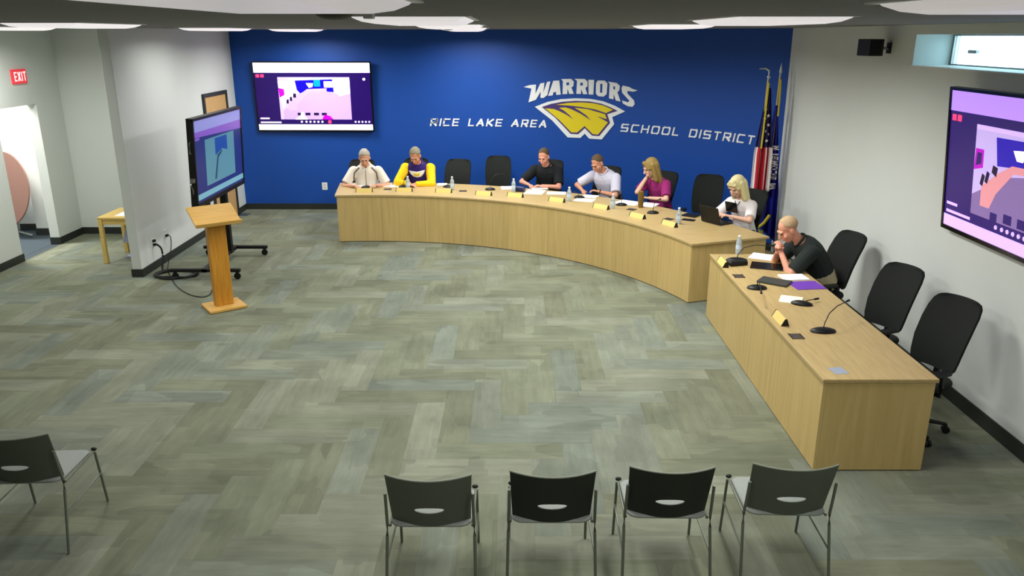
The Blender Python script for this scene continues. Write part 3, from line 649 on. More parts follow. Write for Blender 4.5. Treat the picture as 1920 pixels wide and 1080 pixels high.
# ================================================================== TASK CHAIRS
def face_to(p, q): return math.atan2(-(q[0]-p[0]), q[1]-p[1])
def make_task_chair():
    t = thing('task_chair', 'x', 'chair')
    # seat
    rings = []
    for z, k in ((.415, .86), (.43, .97), (.455, 1), (.475, .97), (.482, .88)):
        rings.append([Vector((x*k, y*k+.01, z + (.012 if y < -.1 else 0) - (.02 if y > .2 else 0))) for x, y in rrect(.5, .48, .12, 4)])
    MB().loft(rings).build('seat', 'chair_mesh', t, smooth='all')
    # backrest: lofted slab with rounded top, leaning back and slightly dished
    rings = []; prof = [(.53, .36), (.56, .405), (.62, .43), (.75, .455), (.9, .46), (1.0, .45), (1.06, .42), (1.09, .37), (1.105, .28)]
    for z, w in prof:
        yc = -.235 - .21*((z-.5)/.6)**1.3 + (.03*math.sin((z-.5)/.6*PI))
        r = []
        for i in range(12):
            u = -1+2*i/11; r.append(Vector((u*w/2, yc + .035*u*u + .016, z)))
        for i in range(12):
            u = 1-2*i/11; r.append(Vector((u*w/2, yc + .035*u*u - .016, z)))
        rings.append(r)
    MB().loft(rings).build('backrest', 'chair_mesh', t, smooth=True)
    b = MB(); b.tube([(0, -.05, .41), (0, -.2, .41), (0, -.27, .46), (0, -.29, .6), (0, -.32, .8)], [.028, .028, .028, .024, .018], 8); b.build('back_support', 'chair_plastic', t, smooth=True)
    for s_ in (-1, 1):
        b = MB(); b.prism(rrect(.07, .2, .03, 3), .605, .635, Matrix.Translation((s_*.285, .06, 0))); a = b.build('armrest', 'chair_plastic', t, bevel=.006)
        b = MB(); b.tube([(s_*.2, .0, .41), (s_*.27, .02, .42), (s_*.288, .04, .5), (s_*.285, .05, .61)], .018, 8); b.build('arm_post', 'chair_plastic', a, smooth=True)
    MB().lathe([(.001, .1), (.03, .1), (.03, .25), (.02, .25), (.02, .415), (.001, .415)], 12).build('gas_column', 'chair_plastic', t, smooth=True)
    MB().lathe([(.001, .07), (.05, .07), (.05, .11), (.03, .125), (.001, .125)], 14).build('base_hub', 'chair_plastic', t, smooth=True)
    for k in range(5):
        a = k*2*PI/5 + .3; d = Vector((math.cos(a), math.sin(a), 0))
        b = MB(); b.tube([d*.03+Vector((0, 0, .1)), d*.17+Vector((0, 0, .095)), d*.31+Vector((0, 0, .078))], [.022, .02, .015], 8); sp = b.build('spoke', 'chair_plastic', t, smooth=True)
        b = MB(); n = Vector((-d.y, d.x, 0)); c_ = d*.31+Vector((0, 0, .031))
        b.cap(c_-n*.025, c_-n*.005, .03, .03, 12, 2, flat=True); b.cap(c_+n*.005, c_+n*.025, .03, .03, 12, 2, flat=True); b.cap(c_, c_+Vector((0, 0, .045)), .01, .01, 8, 2)
        b.build('caster', 'chair_plastic', sp, smooth=True)
    return t
TC = make_task_chair(); tc_used = [False]
def task_chair(p, rz, label, group='black task chairs at the desks'):
    if not tc_used[0]:
        tc_used[0] = True; TC.location = p; TC.rotation_euler = (0, 0, rz); TC['label'] = label; TC['group'] = group; return TC
    return dup(TC, p, rz, label, group)
def chair_by_top(px_, py_, label, turn=0, target=None, z=1.10):
    q = onz(px_, py_, z); tg = target or (DC.x, DC.y); a = face_to((q.x, q.y), tg) + math.radians(turn)
    d = Vector((-math.sin(a), math.cos(a), 0)); p = Vector((q.x, q.y, 0)) + d*.41
    return task_chair(p, a, label), p, a
CH = {}
for k, px_, py_, turn, lab in [
    ('p1', 679, 299, 0, 'black task chair holding the person in the white polo with grey stripes'), ('p2', 781, 297, 0, 'black task chair holding the person in the yellow sleeved shirt'),
    ('e1', 861, 299, 0, 'empty black task chair beside the person in yellow sleeves'), ('e2', 935, 293, 14, 'empty black task chair beside the person in the black polo'),
    ('p3', 1036, 300, 0, 'black task chair holding the person in the black polo'), ('p4', 1145, 312, 0, 'black task chair holding the person in the pale lavender polo'),
    ('p5', 1252, 322, 0, 'black task chair holding the person in the magenta top'), ('e3', 1332, 328, 26, 'empty black task chair beside the person with the tablet'),
    ('p6', 1418, 356, 8, 'black task chair holding the person with the tablet')]:
    CH[k] = chair_by_top(px_, py_, lab, turn)
for k, x, y, a, lab in [('p7', 3.34, 8.3, 106, 'black task chair holding the person in the dark polo at the straight desk'), ('e4', 3.31, 6.95, 114, 'empty black task chair between the dark polo person and another empty chair'), ('e5', 3.3, 6.0, 114, 'empty black task chair at the bare end of the straight desk')]:
    CH[k] = (task_chair(Vector((x, y, 0)), math.radians(a), lab), Vector((x, y, 0)), math.radians(a))
# ================================================================== GUEST CHAIRS
def make_guest(shell, label):
    t = thing('guest_chair', label, 'chair', group='stacking guest chairs')
    def ring(z):
        yc = -.2-.12*(z-.45)/.38; w = .455+.03*(z-.45)/.38; r = []
        for sgn in (-1, 1):
            for i in range(13):
                u = (-1+2*i/12)*(1 if sgn < 0 else -1); r.append(Vector((u*w/2, yc+.075*u*u+sgn*.004, z)))
        return r
    b = MB(); zs = [.47+(.82-.47)*i/8 for i in range(9)]
    b.loft([ring(z) for z in zs]); me_o = b.build('backrest', shell, t, smooth=True)
    # hand slot cut through the back
    cutb = MB(); yc = -.2-.12*(.6-.45)/.38; cutb.prism([(.085*math.cos(k*PI/10)*(1), .022*math.sin(k*PI/10)) for k in range(20)], -.2, .2, Matrix.Translation((0, yc, .595)) @ Matrix.Rotation(PI/2, 4, 'X'))
    cut = cutb.build('tmp', shell); m = me_o.modifiers.new('b', 'BOOLEAN'); m.object = cut; m.operation = 'DIFFERENCE'
    bpy.context.view_layer.update(); dg = bpy.context.evaluated_depsgraph_get(); me = bpy.data.meshes.new_from_object(me_o.evaluated_get(dg)); me_o.modifiers.clear(); me_o.data = me; bpy.data.objects.remove(cut)
    b = MB(); top = []
    for i in range(13):
        u = -1+2*i/12; top.append((u*.4847/2, -.2-.12*.37/.38+.075*u*u, .823))
    b.tube(top, .0055, 6); b.build('top_rim', 'guest_rim', me_o, smooth=True)
    rings = []
    for z, k in ((.438, .93), (.445, 1), (.456, 1), (.462, .95)): rings.append([Vector((x*k, y*k+.03, z-(.02 if y > .17 else 0)+(.012 if y < -.15 else 0))) for x, y in rrect(.47, .46, .07, 4)])
    MB().loft(rings).build('seat', 'guest_seat', t, smooth='all')
    for s_ in (-1, 1):
        b = MB(); b.tube([(s_*.25, .3, .006), (s_*.245, .25, .42), (s_*.24, .22, .435), (s_*.24, -.16, .44)], .009, 8); b.build('front_leg', 'rod', t, smooth=True)
        b = MB(); b.tube([(s_*.26, -.3, .006), (s_*.252, -.2, .4), (s_*.25, -.19, .47), (s_*.248, -.21, .56), (s_*.246, -.235, .7)], .009, 8); b.build('back_leg', 'rod', t, smooth=True)
        b = MB(); b.tube([(s_*.252, .272, .25), (s_*.256, -.242, .25)], .006, 6); b.build('stretcher', 'rod', t, smooth=True)
        b = MB(); b.ell((s_*.235, .262, .438), (.02, .012, .014)); b.build('seat_cap', 'guest_dark', t)
    return t
gl = 'dark stacking chair in the front row, light grey seat'
G1 = make_guest('guest_shell', 'grey backed guest chair standing apart, with an oval hand slot')
G2 = make_guest('guest_dark', 'x')
def gplace(root, px_, py_, first, label, turn=0):
    q = onz(px_, py_, .825); p = (q.x, q.y+.25, 0)
    if first: root.location = p; root.rotation_euler = (0, 0, math.radians(turn)); root['label'] = label; return root
    return dup(root, p, math.radians(turn), label)
gplace(G1, 8, 816, True, 'grey backed guest chair standing alone, apart from the front row', 3)
gplace(G1, 802, 891, False, 'grey backed guest chair at the row end away from the desk', 0)
gplace(G2, 1037, 884, True, 'near black guest chair between the grey chair and another near black one', 0)
gplace(G2, 1263, 876, False, 'near black guest chair next to the grey chair by the desk end', -1)
gplace(G1, 1496, 871, False, 'grey backed guest chair at the row end nearest the straight desk', -2)
# ================================================================== THINGS ON THE DESKS
def top(px_, py_, z=DESK): return onz(px_, py_, z)
def radial(p): return math.atan2(-(DC.x-p.x), DC.y-p.y)
mat('plate_face', rgb(222, 198, 118), .4)
def nameplate_mesh(root, l=.25):
    b = MB(); b.prism([(-.035, 0), (.035, 0), (.012, .06), (-.004, .06)], -l/2, l/2, Matrix(((0, 0, 1, 0), (1, 0, 0, 0), (0, 1, 0, 0), (0, 0, 0, 1)))); b.build('block', 'plate_face', root, bevel=.002)
    for s_ in (-1, 1):
        b = MB(); b.prism([(-.036, 0), (.036, 0), (.013, .062), (-.005, .062)], -.004, .004, Matrix(((0, 0, 1, s_*(l/2+.004)), (1, 0, 0, 0), (0, 1, 0, 0), (0, 0, 0, 1)))); b.build('end_cap', 'black', root)
NPl = None
def nameplate(px_, py_, label, rz=None):
    global NPl
    p = top(px_, py_); a = radial(p)+PI if rz is None else rz
    if NPl is None:
        NPl = thing('name_plate', label, 'name plate', p, a, 'gold name plates on the desks'); nameplate_mesh(NPl); return NPl
    return dup(NPl, p, a, label)
for px_, py_, who in [(683, 360, 'in front of the white polo person'), (758, 359, 'in front of the yellow sleeved person'), (832, 361, 'before the first empty chair, beside yellow sleeves'), (907, 366, 'before the empty chair beside the black polo person'), (966, 369, 'in front of the black polo person'), (1044, 378, 'between the black polo person and lavender polo person'), (1127, 391, 'in front of the lavender polo person'), (1195, 408, 'in front of the person in magenta'), (1255, 423, 'at the laptop end of the curved desk')]:
    nameplate(px_, py_, 'gold wedge name plate '+who)
nameplate(1355, 496, 'gold wedge name plate before the dark polo person on the straight desk', math.radians(90)+PI)
nameplate(1463, 602, 'gold wedge name plate alone on the straight desk near a power grommet', math.radians(90)+PI)
def bottle_root(label, p):
    t = thing('water_bottle', label, 'bottle', p, 0, 'small water bottles on the desks')
    MB().lathe([(.001, 0), (.03, .001), (.033, .01), (.033, .06), (.031, .065), (.031, .11), (.033, .115), (.033, .135), (.026, .165), (.014, .187), (.014, .2), (.001, .2)], 16).build('body', 'bottle', t, smooth=True)
    MB().lathe([(.0335, .062), (.0335, .112), (.032, .112), (.032, .062)], 16).build('paper_label', 'bottle_label', t, smooth=True)
    MB().lathe([(.001, .198), (.0165, .198), (.0165, .216), (.001, .218)], 14).build('cap', 'white', t, smooth=True)
    return t
WB = None
for px_, py_, lab in [(765, 355, 'water bottle in front of the yellow sleeved person'), (848, 356, 'water bottle before the first empty chair'), (963, 360, 'water bottle beside the black polo person'), (1067, 377, 'water bottle between the black polo and lavender polo people'), (1149, 391, 'water bottle between the lavender polo person and the person in magenta'), (1272, 419, 'water bottle near the open laptop'), (1384, 476, 'water bottle on the far end of the straight desk')]:
    p = top(px_, py_)
    if WB is None: WB = bottle_root('clear '+lab, p)
    else: dup(WB, p, 0, 'clear '+lab)
def mic(px_, py_, label, tip, rz=0, base=(.085, .06)):
    """gooseneck microphone: oval base, bent neck ending at tip (local metres)"""
    p = top(px_, py_); t = thing('gooseneck_microphone', label, 'microphone', p, rz, 'gooseneck microphones')
    rings = [[Vector((base[0]*k*math.cos(q*PI/10), base[1]*k*math.sin(q*PI/10), z)) for q in range(20)] for z, k in ((0, .96), (.008, 1), (.02, .92), (.032, .6), (.036, .25))]
    MB().loft(rings).build('base', 'black', t, smooth=True)
    tip = Vector(tip); pts = [Vector((0, 0, .03)), Vector((tip.x*.04, tip.y*.04, tip.z*.45)), Vector((tip.x*.2, tip.y*.2, tip.z*.85)), Vector((tip.x*.55, tip.y*.55, tip.z*1.02)), tip]
    b = MB(); b.tube(pts, .0045, 8); nk = b.build('gooseneck', 'black', t, smooth=True)
    d = (pts[-1]-pts[-2]).normalized(); b = MB(); b.cap(tip, tip+d*.045, .009, .011, 10); b.build('capsule', 'black', nk, smooth=True)
    return t
mic(687, 352, 'black gooseneck microphone standing before the white polo person', (.0, .06, .33), 0)
mic(757, 351, 'black microphone among papers of the yellow sleeved person', (.03, .16, .12))
mic(840, 351, 'black microphone beside the bottle at the first empty chair', (-.02, .15, .12))
mic(919, 356, 'black gooseneck microphone before the second empty chair', (.2, .12, .24))
mic(1086, 371, 'black microphone near the lavender polo person hand', (-.05, .16, .06))
mic(1165, 385, 'black gooseneck microphone between lavender polo person and magenta top person', (.03, .2, .16))
mic(1224, 400, 'black gooseneck microphone in front of the person in magenta', (.12, .2, .16))
mic(1381, 489, 'black gooseneck microphone at the bottle end of the straight desk', (.35, -.02, .18), 0, (.12, .07))
mic(1419, 541, 'black gooseneck microphone before the purple folder', (-.12, -.5, .13), 0, (.1, .065))
mic(1503, 571, 'black microphone lying across the cream notepad', (.1, .12, .03), math.radians(-25), (.1, .055))
mic(1543, 622, 'black gooseneck microphone in front of the empty chairs on the straight desk', (.3, .3, .17), 0, (.11, .06))
def sheet(px_, py_, w, l, rz, label, m='paper', th=.004, cat='paper', name='paper_sheet', group='papers on the desks'):
    p = top(px_, py_, DESK+th/2); b = MB(); b.box((0, 0, 0), (w, l, th))
    o = b.build(name, m); o.location = p; o.rotation_euler = (0, 0, math.radians(rz)); return tag(o, label, cat, group)
for px_, py_, w, l, rz, lab in [
    (668, 347.5, .3, .3, 0, 'white paper in front of the white polo person'), (712, 347, .36, .28, -4, 'white papers spread between the first two seated people'), (741, 348, .18, .26, 8, 'white paper under the yellow sleeved person hands'),
    (829, 345.5, .16, .2, 0, 'small white paper before the first empty chair'), (952, 352, .22, .28, 4, 'white paper beside the navy tumbler'), (1003, 360, .3, .36, -14, 'white paper in front of the black polo person'), (1012, 353, .26, .2, 4, 'white sheet under the black polo person arms'),
    (1043, 362, .3, .22, -6, 'white folded paper between black polo and lavender polo people'), (1096, 375, .3, .24, -22, 'white paper in front of the lavender polo person'), (1106, 368, .24, .22, -22, 'white sheet under the lavender polo person arm'),
    (1178, 380, .36, .3, -35, 'white paper in front of the magenta top person, beside the brown tumbler'), (1216, 384, .24, .3, -30, 'white sheet under the magenta top person arm'),
    (1436, 482, .26, .34, 60, 'white paper under the dark polo person hands'), (1470, 503, .14, .26, 35, 'pale sheet beside the dark tablet')]:
    sheet(px_, py_, w, l, rz, lab)
fd = sheet(1512, 535, .3, .26, 6, 'purple folder on the straight desk', 'purple', .006, 'folder', 'folder', None)
sp_ = sheet(1488, 520, .26, .2, 6, 'stack of white paper beside the purple folder', 'paper', .012)
sheet(1483, 562, .2, .22, -24, 'cream notepad under a microphone base', 'cream_paper', .008, 'notepad', 'notepad', None)
sheet(1572, 695, .11, .12, 10, 'small pale blue sticker near the desk corner', mat('sticker', rgb(150, 160, 176), .4), .0015, 'sticker', 'sticker', None)
def block(name, px_, py_, w, l, h, rz, m, label, cat, group=None, bevel=.004):
    p = top(px_, py_); b = MB(); b.bx(-w/2, w/2, -l/2, l/2, 0, h); o = b.build(name, m, None, bevel=bevel); o.location = p; o.rotation_euler = (0, 0, math.radians(rz)); return tag(o, label, cat, group)
def grommet(px_, py_, rz, label):
    p = top(px_, py_); t = thing('power_grommet', label, 'power outlet', p, math.radians(rz), 'flat power grommets let into the desktops')
    MB().bx(-.06, .06, -.045, .045, 0, .004).build('lid', mat('grommet', rgb(70, 62, 56), .5), t); b = MB(); b.bx(-.062, .062, .045, .052, 0, .006); b.bx(-.062, .062, -.052, -.045, 0, .006); b.build('rim', 'black', t)
for px_, py_, rz, lab in [(727, 355, 0, 'flat dark power grommet between the first two seated people'), (868, 358.5, 0, 'flat dark power grommet before the first empty chair'), (1184, 393, -35, 'flat dark power grommet before the magenta top person'), (1254, 411, -45, 'flat dark power grommet before the laptop'), (1385, 518, 90, 'flat dark power grommet beside the far name plate on the straight desk'), (1493, 631, 90, 'flat dark power grommet on the straight desk before the empty chairs')]:
    grommet(px_, py_, rz, lab)
# phones, tablets, laptop
block('phone', 1291, 413, .09, .17, .012, 60, 'black', 'black phone lying beside the laptop', 'phone')
block('notebook', 1295, 405, .2, .16, .02, -40, 'black', 'black notebook behind the phone near the laptop', 'notebook')
block('tablet', 1438, 500, .26, .34, .012, 70, 'black_gloss', 'dark tablet lying in front of the dark polo person', 'tablet')
block('closed_laptop', 1452, 530, .3, .2, .022, -36, mat('dark_grey', rgb(62, 66, 62), .45), 'closed dark grey laptop beside the white paper stack', 'laptop')
block('cap_case', 1382, 497, .22, .1, .05, 16, 'black', 'low black case behind the far microphone', 'case', bevel=.02)
t = thing('brown_tumbler', 'tall brown tumbler standing before the person in magenta', 'tumbler', top(1201, 389))
MB().lathe([(.001, 0), (.034, 0), (.038, .02), (.045, .2), (.045, .21), (.001, .21)], 18).build('cup', 'brown_cup', t, smooth=True)
MB().lathe([(.001, .21), (.043, .21), (.04, .235), (.02, .245), (.001, .245)], 18).build('lid', 'brown_cup', t, smooth=True)
t = thing('navy_tumbler', 'navy and white tumbler lying beside the black polo person', 'tumbler', top(972, 359), math.radians(-30))
X = Matrix.Translation((0, 0, .045)) @ Matrix.Rotation(PI/2, 4, 'Y')
MB().lathe([(.001, -.06), (.043, -.06), (.045, .0), (.04, .11), (.001, .112)], 16, X).build('cup', 'navy', t, smooth=True)
MB().lathe([(.001, -.11), (.034, -.11), (.0445, -.09), (.0445, -.06), (.001, -.06)], 16, X).build('lid', 'white', t, smooth=True)
lp = thing('open_laptop', 'open black laptop facing the person with the tablet', 'laptop', top(1345, 417), math.radians(122))
MB().bx(-.17, .17, -.12, .12, 0, .018).build('keyboard_deck', 'black', lp, bevel=.004)
b = MB(); b.box((0, .155, .125), (.34, .01, .235), rot(-16, 0, 0)); b.build('screen_lid', 'black', lp, bevel=.003)
b = MB(); b.box((0, .149, .125), (.31, .002, .2), rot(-16, 0, 0)); b.build('screen_panel', 'black_gloss', lp)
b = MB()
for i in range(5):
    for j in range(12): b.bx(-.145+j*.0245, -.125+j*.0245, -.03+i*.024, -.011+i*.024, .018, .021)
b.build('keys', mat('keys', rgb(40, 42, 42), .5), lp)
# ================================================================== WALLS: OUTLETS, SIGN, SPEAKER, SENSORS
def outlet(name, p, nrm, label, plugs=0, w=.075, h=.12):
    t = thing(name, label, 'outlet', p, math.atan2(nrm[1], nrm[0]))
    MB().bx(0, .006, -w/2, w/2, -h/2, h/2).build('plate', 'white', t, bevel=.002)
    for i in range(2): MB().bx(.006, .008, -.016, .016, -.045+i*.055, -.012+i*.055).build('socket', mat('socket', rgb(200, 200, 196), .5), t)
    for i in range(plugs): MB().bx(.008, .045, -.02, .02, -.045+i*.055, -.01+i*.055).build('plug', 'black', t, bevel=.004)
    return t
outlet('wall_outlet', onx(286, 455, XL), (1, 0), 'white wall outlet with two black plugs near the wall end', 2, .09)
outlet('wall_outlet', onx(309, 438, XL), (1, 0), 'white wall outlet with one cord, nearer the rolling stand', 1)
q = ony(609, 349, YB); outlet('wall_outlet', (q.x, YB, q.z), (0, -1), 'white outlet plate low on the blue wall', 0, .1, .14)
def cable(name, pts, r, label):
    b = MB(); P = [Vector(p) for p in pts]; out_ = []
    for i in range(len(P)-1):
        p0, p1, p2, p3 = P[max(i-1, 0)], P[i], P[i+1], P[min(i+2, len(P)-1)]
        for k in range(6):
            u = k/6; out_.append(.5*((2*p1)+(p2-p0)*u+(2*p0-5*p1+4*p2-p3)*u*u+(3*p1-p0-3*p2+p3)*u**3))
    out_.append(P[-1]); b.tube(out_, r, 6); o = b.build(name, 'cable', None, smooth=True); return tag(o, label, 'cable')
a = onx(286, 455, XL)
coil = [(XL+.05, a.y, a.z-.02), (XL+.12, a.y-.02, a.z-.08), (XL+.14, a.y-.05, .15), (XL+.16, a.y-.15, .03)]
for k in range(0, 34):
    t_ = k/34*4*2*PI; coil.append((-4.62+(.27+.02*math.sin(k*1.7))*math.cos(t_+2.2), 10.47+(.2+.02*math.cos(k*2.3))*math.sin(t_+2.2), .012+.004*(k//8)+.006*(k % 3)))
cable('power_cable', coil, .014, 'thick black power cable coiled on the carpet beside the rolling stand')
a = onx(309, 438, XL)
g = [onz(*q) for q in ((318, 515), (332, 538), (355, 553), (380, 558), (395, 552), (401, 541))]
cable('floor_cable', [(XL+.05, a.y, a.z-.02), (XL+.1, a.y-.05, a.z-.05), (XL+.12, a.y-.14, .2), (XL+.16, a.y-.4, .02)]+[(p.x, p.y, .008) for p in g]+[(-3.72, 9.75, .008), (-3.66, 9.42, .008)], .006, 'thin black cord running over the carpet to the lectern')
# exit sign
ex = thing('exit_sign', 'red lit EXIT sign above the doorway', 'sign', (XRC, 11.87, 2.585))
MB().bx(0, .03, -.17, .17, -.1, .1).build('housing', mat('exit_red', rgb(224, 60, 70), .5, emit=.5), ex, bevel=.006)
x = -.135
for ch in 'EXIT':
    w = {'E': .06, 'X': .07, 'I': .022, 'T': .065}[ch]; b = MB()
    for qd in glyph_quads(ch, w, .13, .018, .018):
        v = [(.0301+d, x+px_, -.065+py_) for d in (0, .003) for px_, py_ in qd]
        b.add(v, [(0, 1, 2, 3), (7, 6, 5, 4), (0, 4, 5, 1), (1, 5, 6, 2), (2, 6, 7, 3), (3, 7, 4, 0)])
    b.build('letter_'+ch.lower(), mat('exit_lit', rgb(255, 190, 190), .5, emit=1.3), ex); x += w+.022
# speaker on the right wall
sp = thing('wall_speaker', 'small black box speaker on a bracket beside the high window', 'speaker', (XR, 8.72, 3.03))
MB().box((-.2, .0, 0), (.16, .22, .17), rot(0, 0, 12)).build('cabinet', 'black', sp, bevel=.008)
b = MB(); b.tube([(-.12, 0, 0), (-.04, -.01, -.01), (0, -.01, -.01)], .014, 8); b.build('bracket', 'metal', sp)
MB().bx(-.014, 0, -.05, .04, -.06, .05).build('wall_plate', 'black', sp)
MB().box((-.197, -.112, 0), (.13, .006, .14), rot(0, 0, 12)).build('grille', 'chair_mesh', sp)
# ceiling devices
q = onz(628, 33, CEIL-.03)
t = thing('ceiling_sensor', 'dark domed ceiling sensor with a small white box', 'sensor', (q.x, q.y, CEIL))
MB().lathe([(.001, -.04), (.05, -.036), (.08, -.02), (.09, 0), (.001, 0)], 18).build('dome', mat('sensor_dark', rgb(60, 58, 48), .5), t, smooth=True)
MB().bx(.12, .16, -.03, .03, -.035, 0).build('side_box', 'white', t, bevel=.004)
t = thing('ceiling_sensor', 'small dark ceiling sensor between the middle lights', 'sensor', (-.72, 9.4, CEIL))
MB().lathe([(.001, -.045), (.05, -.04), (.07, -.02), (.075, 0), (.001, 0)], 18).build('dome', 'sensor_dark', t, smooth=True); MB().lathe([(.001, -.012), (.1, -.01), (.1, 0), (.001, 0)], 18).build('ring', 'ceiling', t)
# ================================================================== RECESS TABLE AND HALL
q = onz(201, 494)
tb = thing('side_table', 'light yellow wood table in the recess behind the wall end', 'table', (q.x+.6, q.y+.32, 0))
MB().bx(-.63, .03, -.35, .35, .655, .685).build('table_top', 'table_wood', tb, bevel=.004)
for sx in (-.6, -.0):
    for sy in (-.32, .32): MB().bx(sx-.028, sx+.028, sy-.028, sy+.028, .004, .655).build('leg', 'table_wood', tb, bevel=.003)
b = MB(); b.bx(-.57, -.03, -.335, -.315, .58, .655); b.build('apron', 'table_wood', tb)
o = MB().bx(-.25, .05, -.14, .14, 0, .003).build('paper_sheet', 'paper'); o.location = (q.x+.42, q.y+.22, .685); tag(o, 'white paper lying on the yellow side table', 'paper')
o = MB().bx(-.08, .08, -.1, .1, 0, .05).build('wooden_box', mat('tan_box', rgb(206, 168, 130), .6), None, bevel=.004); o.location = (q.x+.5, q.y+.52, .685); tag(o, 'small tan box on the yellow side table', 'box')
#, (.1, -.05, .12), (.1, .2, .42), (-.4, .12, .36), (-.38, .01, .016), (.1, -.04, .112), (.1, .21, .412), (-.4, .13, .352)], [(0, 1, 2, 3), (7, 6, 5, 4), (0, 4, 5, 1), (1, 5, 6, 2), (2, 6, 7, 3), (3, 7, 4, 0)])
b = MB(); b.box((0, 0, .3), (.4, .012, .24), rot(-14, 16, 0)); b.tube([(.12, .02, .2), (.14, .04, .02)], .01, 6); b.tube([(-.12, .02, .16), (-.14, .04, .02)], .01, 6); b.box((0, .04, .012), (.4, .16, .016))
o = b.build('sign_board', 'blue_sheet'); o.location = (q.x+.33, q.y+.36, 0); tag(o, 'pale blue board standing under the side table', 'board')
rt = thing('round_table', 'round pinkish table stored on its side in the hallway', 'table', (-8.2, 12.68, 0), math.radians(-22))
Xr = Matrix.Translation((0, 0, .78)) @ Matrix.Rotation(math.radians(80), 4, 'X')
MB().lathe([(.001, 0), (.6, 0), (.61, .012), (.6, .025), (.001, .025)], 40, Xr).build('table_top', 'pink_wood', rt, smooth=True)
b = MB(); b.tube([(0, .12, .02), (0, .12, .78)], .03, 8); b.build('column', 'metal', rt); b = MB(); b.tube([(-.35, .1, .03), (0, .12, .06), (.35, .1, .03)], .02, 8); b.build('foot', 'metal', rt)
# ================================================================== PEOPLE
mat('skin_a', rgb(214, 160, 132), .55, noise=.06, scale=18); mat('skin_b', rgb(204, 146, 116), .55, noise=.06, scale=18); mat('skin_c', rgb(224, 158, 132), .55, noise=.08, scale=14); mat('skin_d', rgb(228, 182, 156), .55, noise=.05, scale=18)
mat('hair_grey', rgb(176, 170, 156), .8, noise=.25, scale=60, bump=.4); mat('hair_grey_d', rgb(138, 130, 108), .8, noise=.25, scale=60, bump=.4); mat('hair_brown', rgb(92, 74, 52), .8, noise=.25, scale=60, bump=.4)
mat('hair_blond', rgb(226, 214, 160), .6, noise=.18, scale=50, stretch=(1, 1, .15), bump=.5); mat('hair_dblond', rgb(150, 126, 70), .65, noise=.35, scale=40, stretch=(1, 1, .2), bump=.5); mat('hair_sand', rgb(190, 160, 124), .8, noise=.2, scale=60, bump=.3)
mat('cloth_white', rgb(232, 226, 212), .85, noise=.03, scale=20, bump=.15); mat('cloth_stripe', rgb(120, 112, 98), .85); mat('cloth_purple', rgb(44, 24, 104), .85, noise=.08, scale=20, bump=.15); mat('cloth_yellow', rgb(250, 204, 22), .85, noise=.04, scale=20, bump=.15)
mat('cloth_black', rgb(20, 24, 28), .85, noise=.12, scale=20, bump=.15); mat('cloth_lav', rgb(206, 206, 224), .85, noise=.03, scale=20, bump=.15); mat('cloth_mag', rgb(150, 38, 108), .85, noise=.08, scale=20, bump=.15); mat('cloth_dark', rgb(30, 38, 36), .85, noise=.12, scale=20, bump=.15)
mat('cloth_w2', rgb(240, 234, 234), .85, noise=.03, scale=20, bump=.15); mat('trousers', rgb(44, 46, 54), .85, noise=.1, scale=30); mat('khaki', rgb(176, 164, 132), .85, noise=.06, scale=30); mat('eye', rgb(40, 34, 30), .3); mat('lip', rgb(186, 108, 100), .5); mat('shoe', rgb(26, 24, 22), .4); mat('strap', rgb(24, 24, 24), .4)
def remesh(b, vox, it, name, mats):
    me = b.mesh(name, mats); o = bpy.data.objects.new('tmp', me); COL.objects.link(o)
    m = o.modifiers.new('r', 'REMESH'); m.mode = 'VOXEL'; m.voxel_size = vox; m.use_smooth_shade = True
    s = o.modifiers.new('s', 'SMOOTH'); s.factor = .5; s.iterations = it
    dg = bpy.context.evaluated_depsgraph_get(); dg.update(); r = bpy.data.meshes.new_from_object(o.evaluated_get(dg)); r.name = name
    bpy.data.objects.remove(o); bpy.data.meshes.remove(me)
    if not r.materials:
        for q in (mats if isinstance(mats, list) else [mats]): r.materials.append(MATS[q])
    for p in r.polygons: p.use_smooth = True
    return r
def ik(S_, T, a, b_, hint):
    d = T-S_; L_ = d.length
    if L_ > (a+b_)*.995: T = S_+d*((a+b_)*.995/L_); d = T-S_; L_ = d.length
    u = d.normalized(); x = (a*a-b_*b_+L_*L_)/(2*L_); h = math.sqrt(max(0, a*a-x*x))
    hv = Vector(hint)-u*Vector(hint).dot(u); hv = hv.normalized() if hv.length > 1e-4 else Vector((0, 0, -1))
    return S_+u*x+hv*h, T
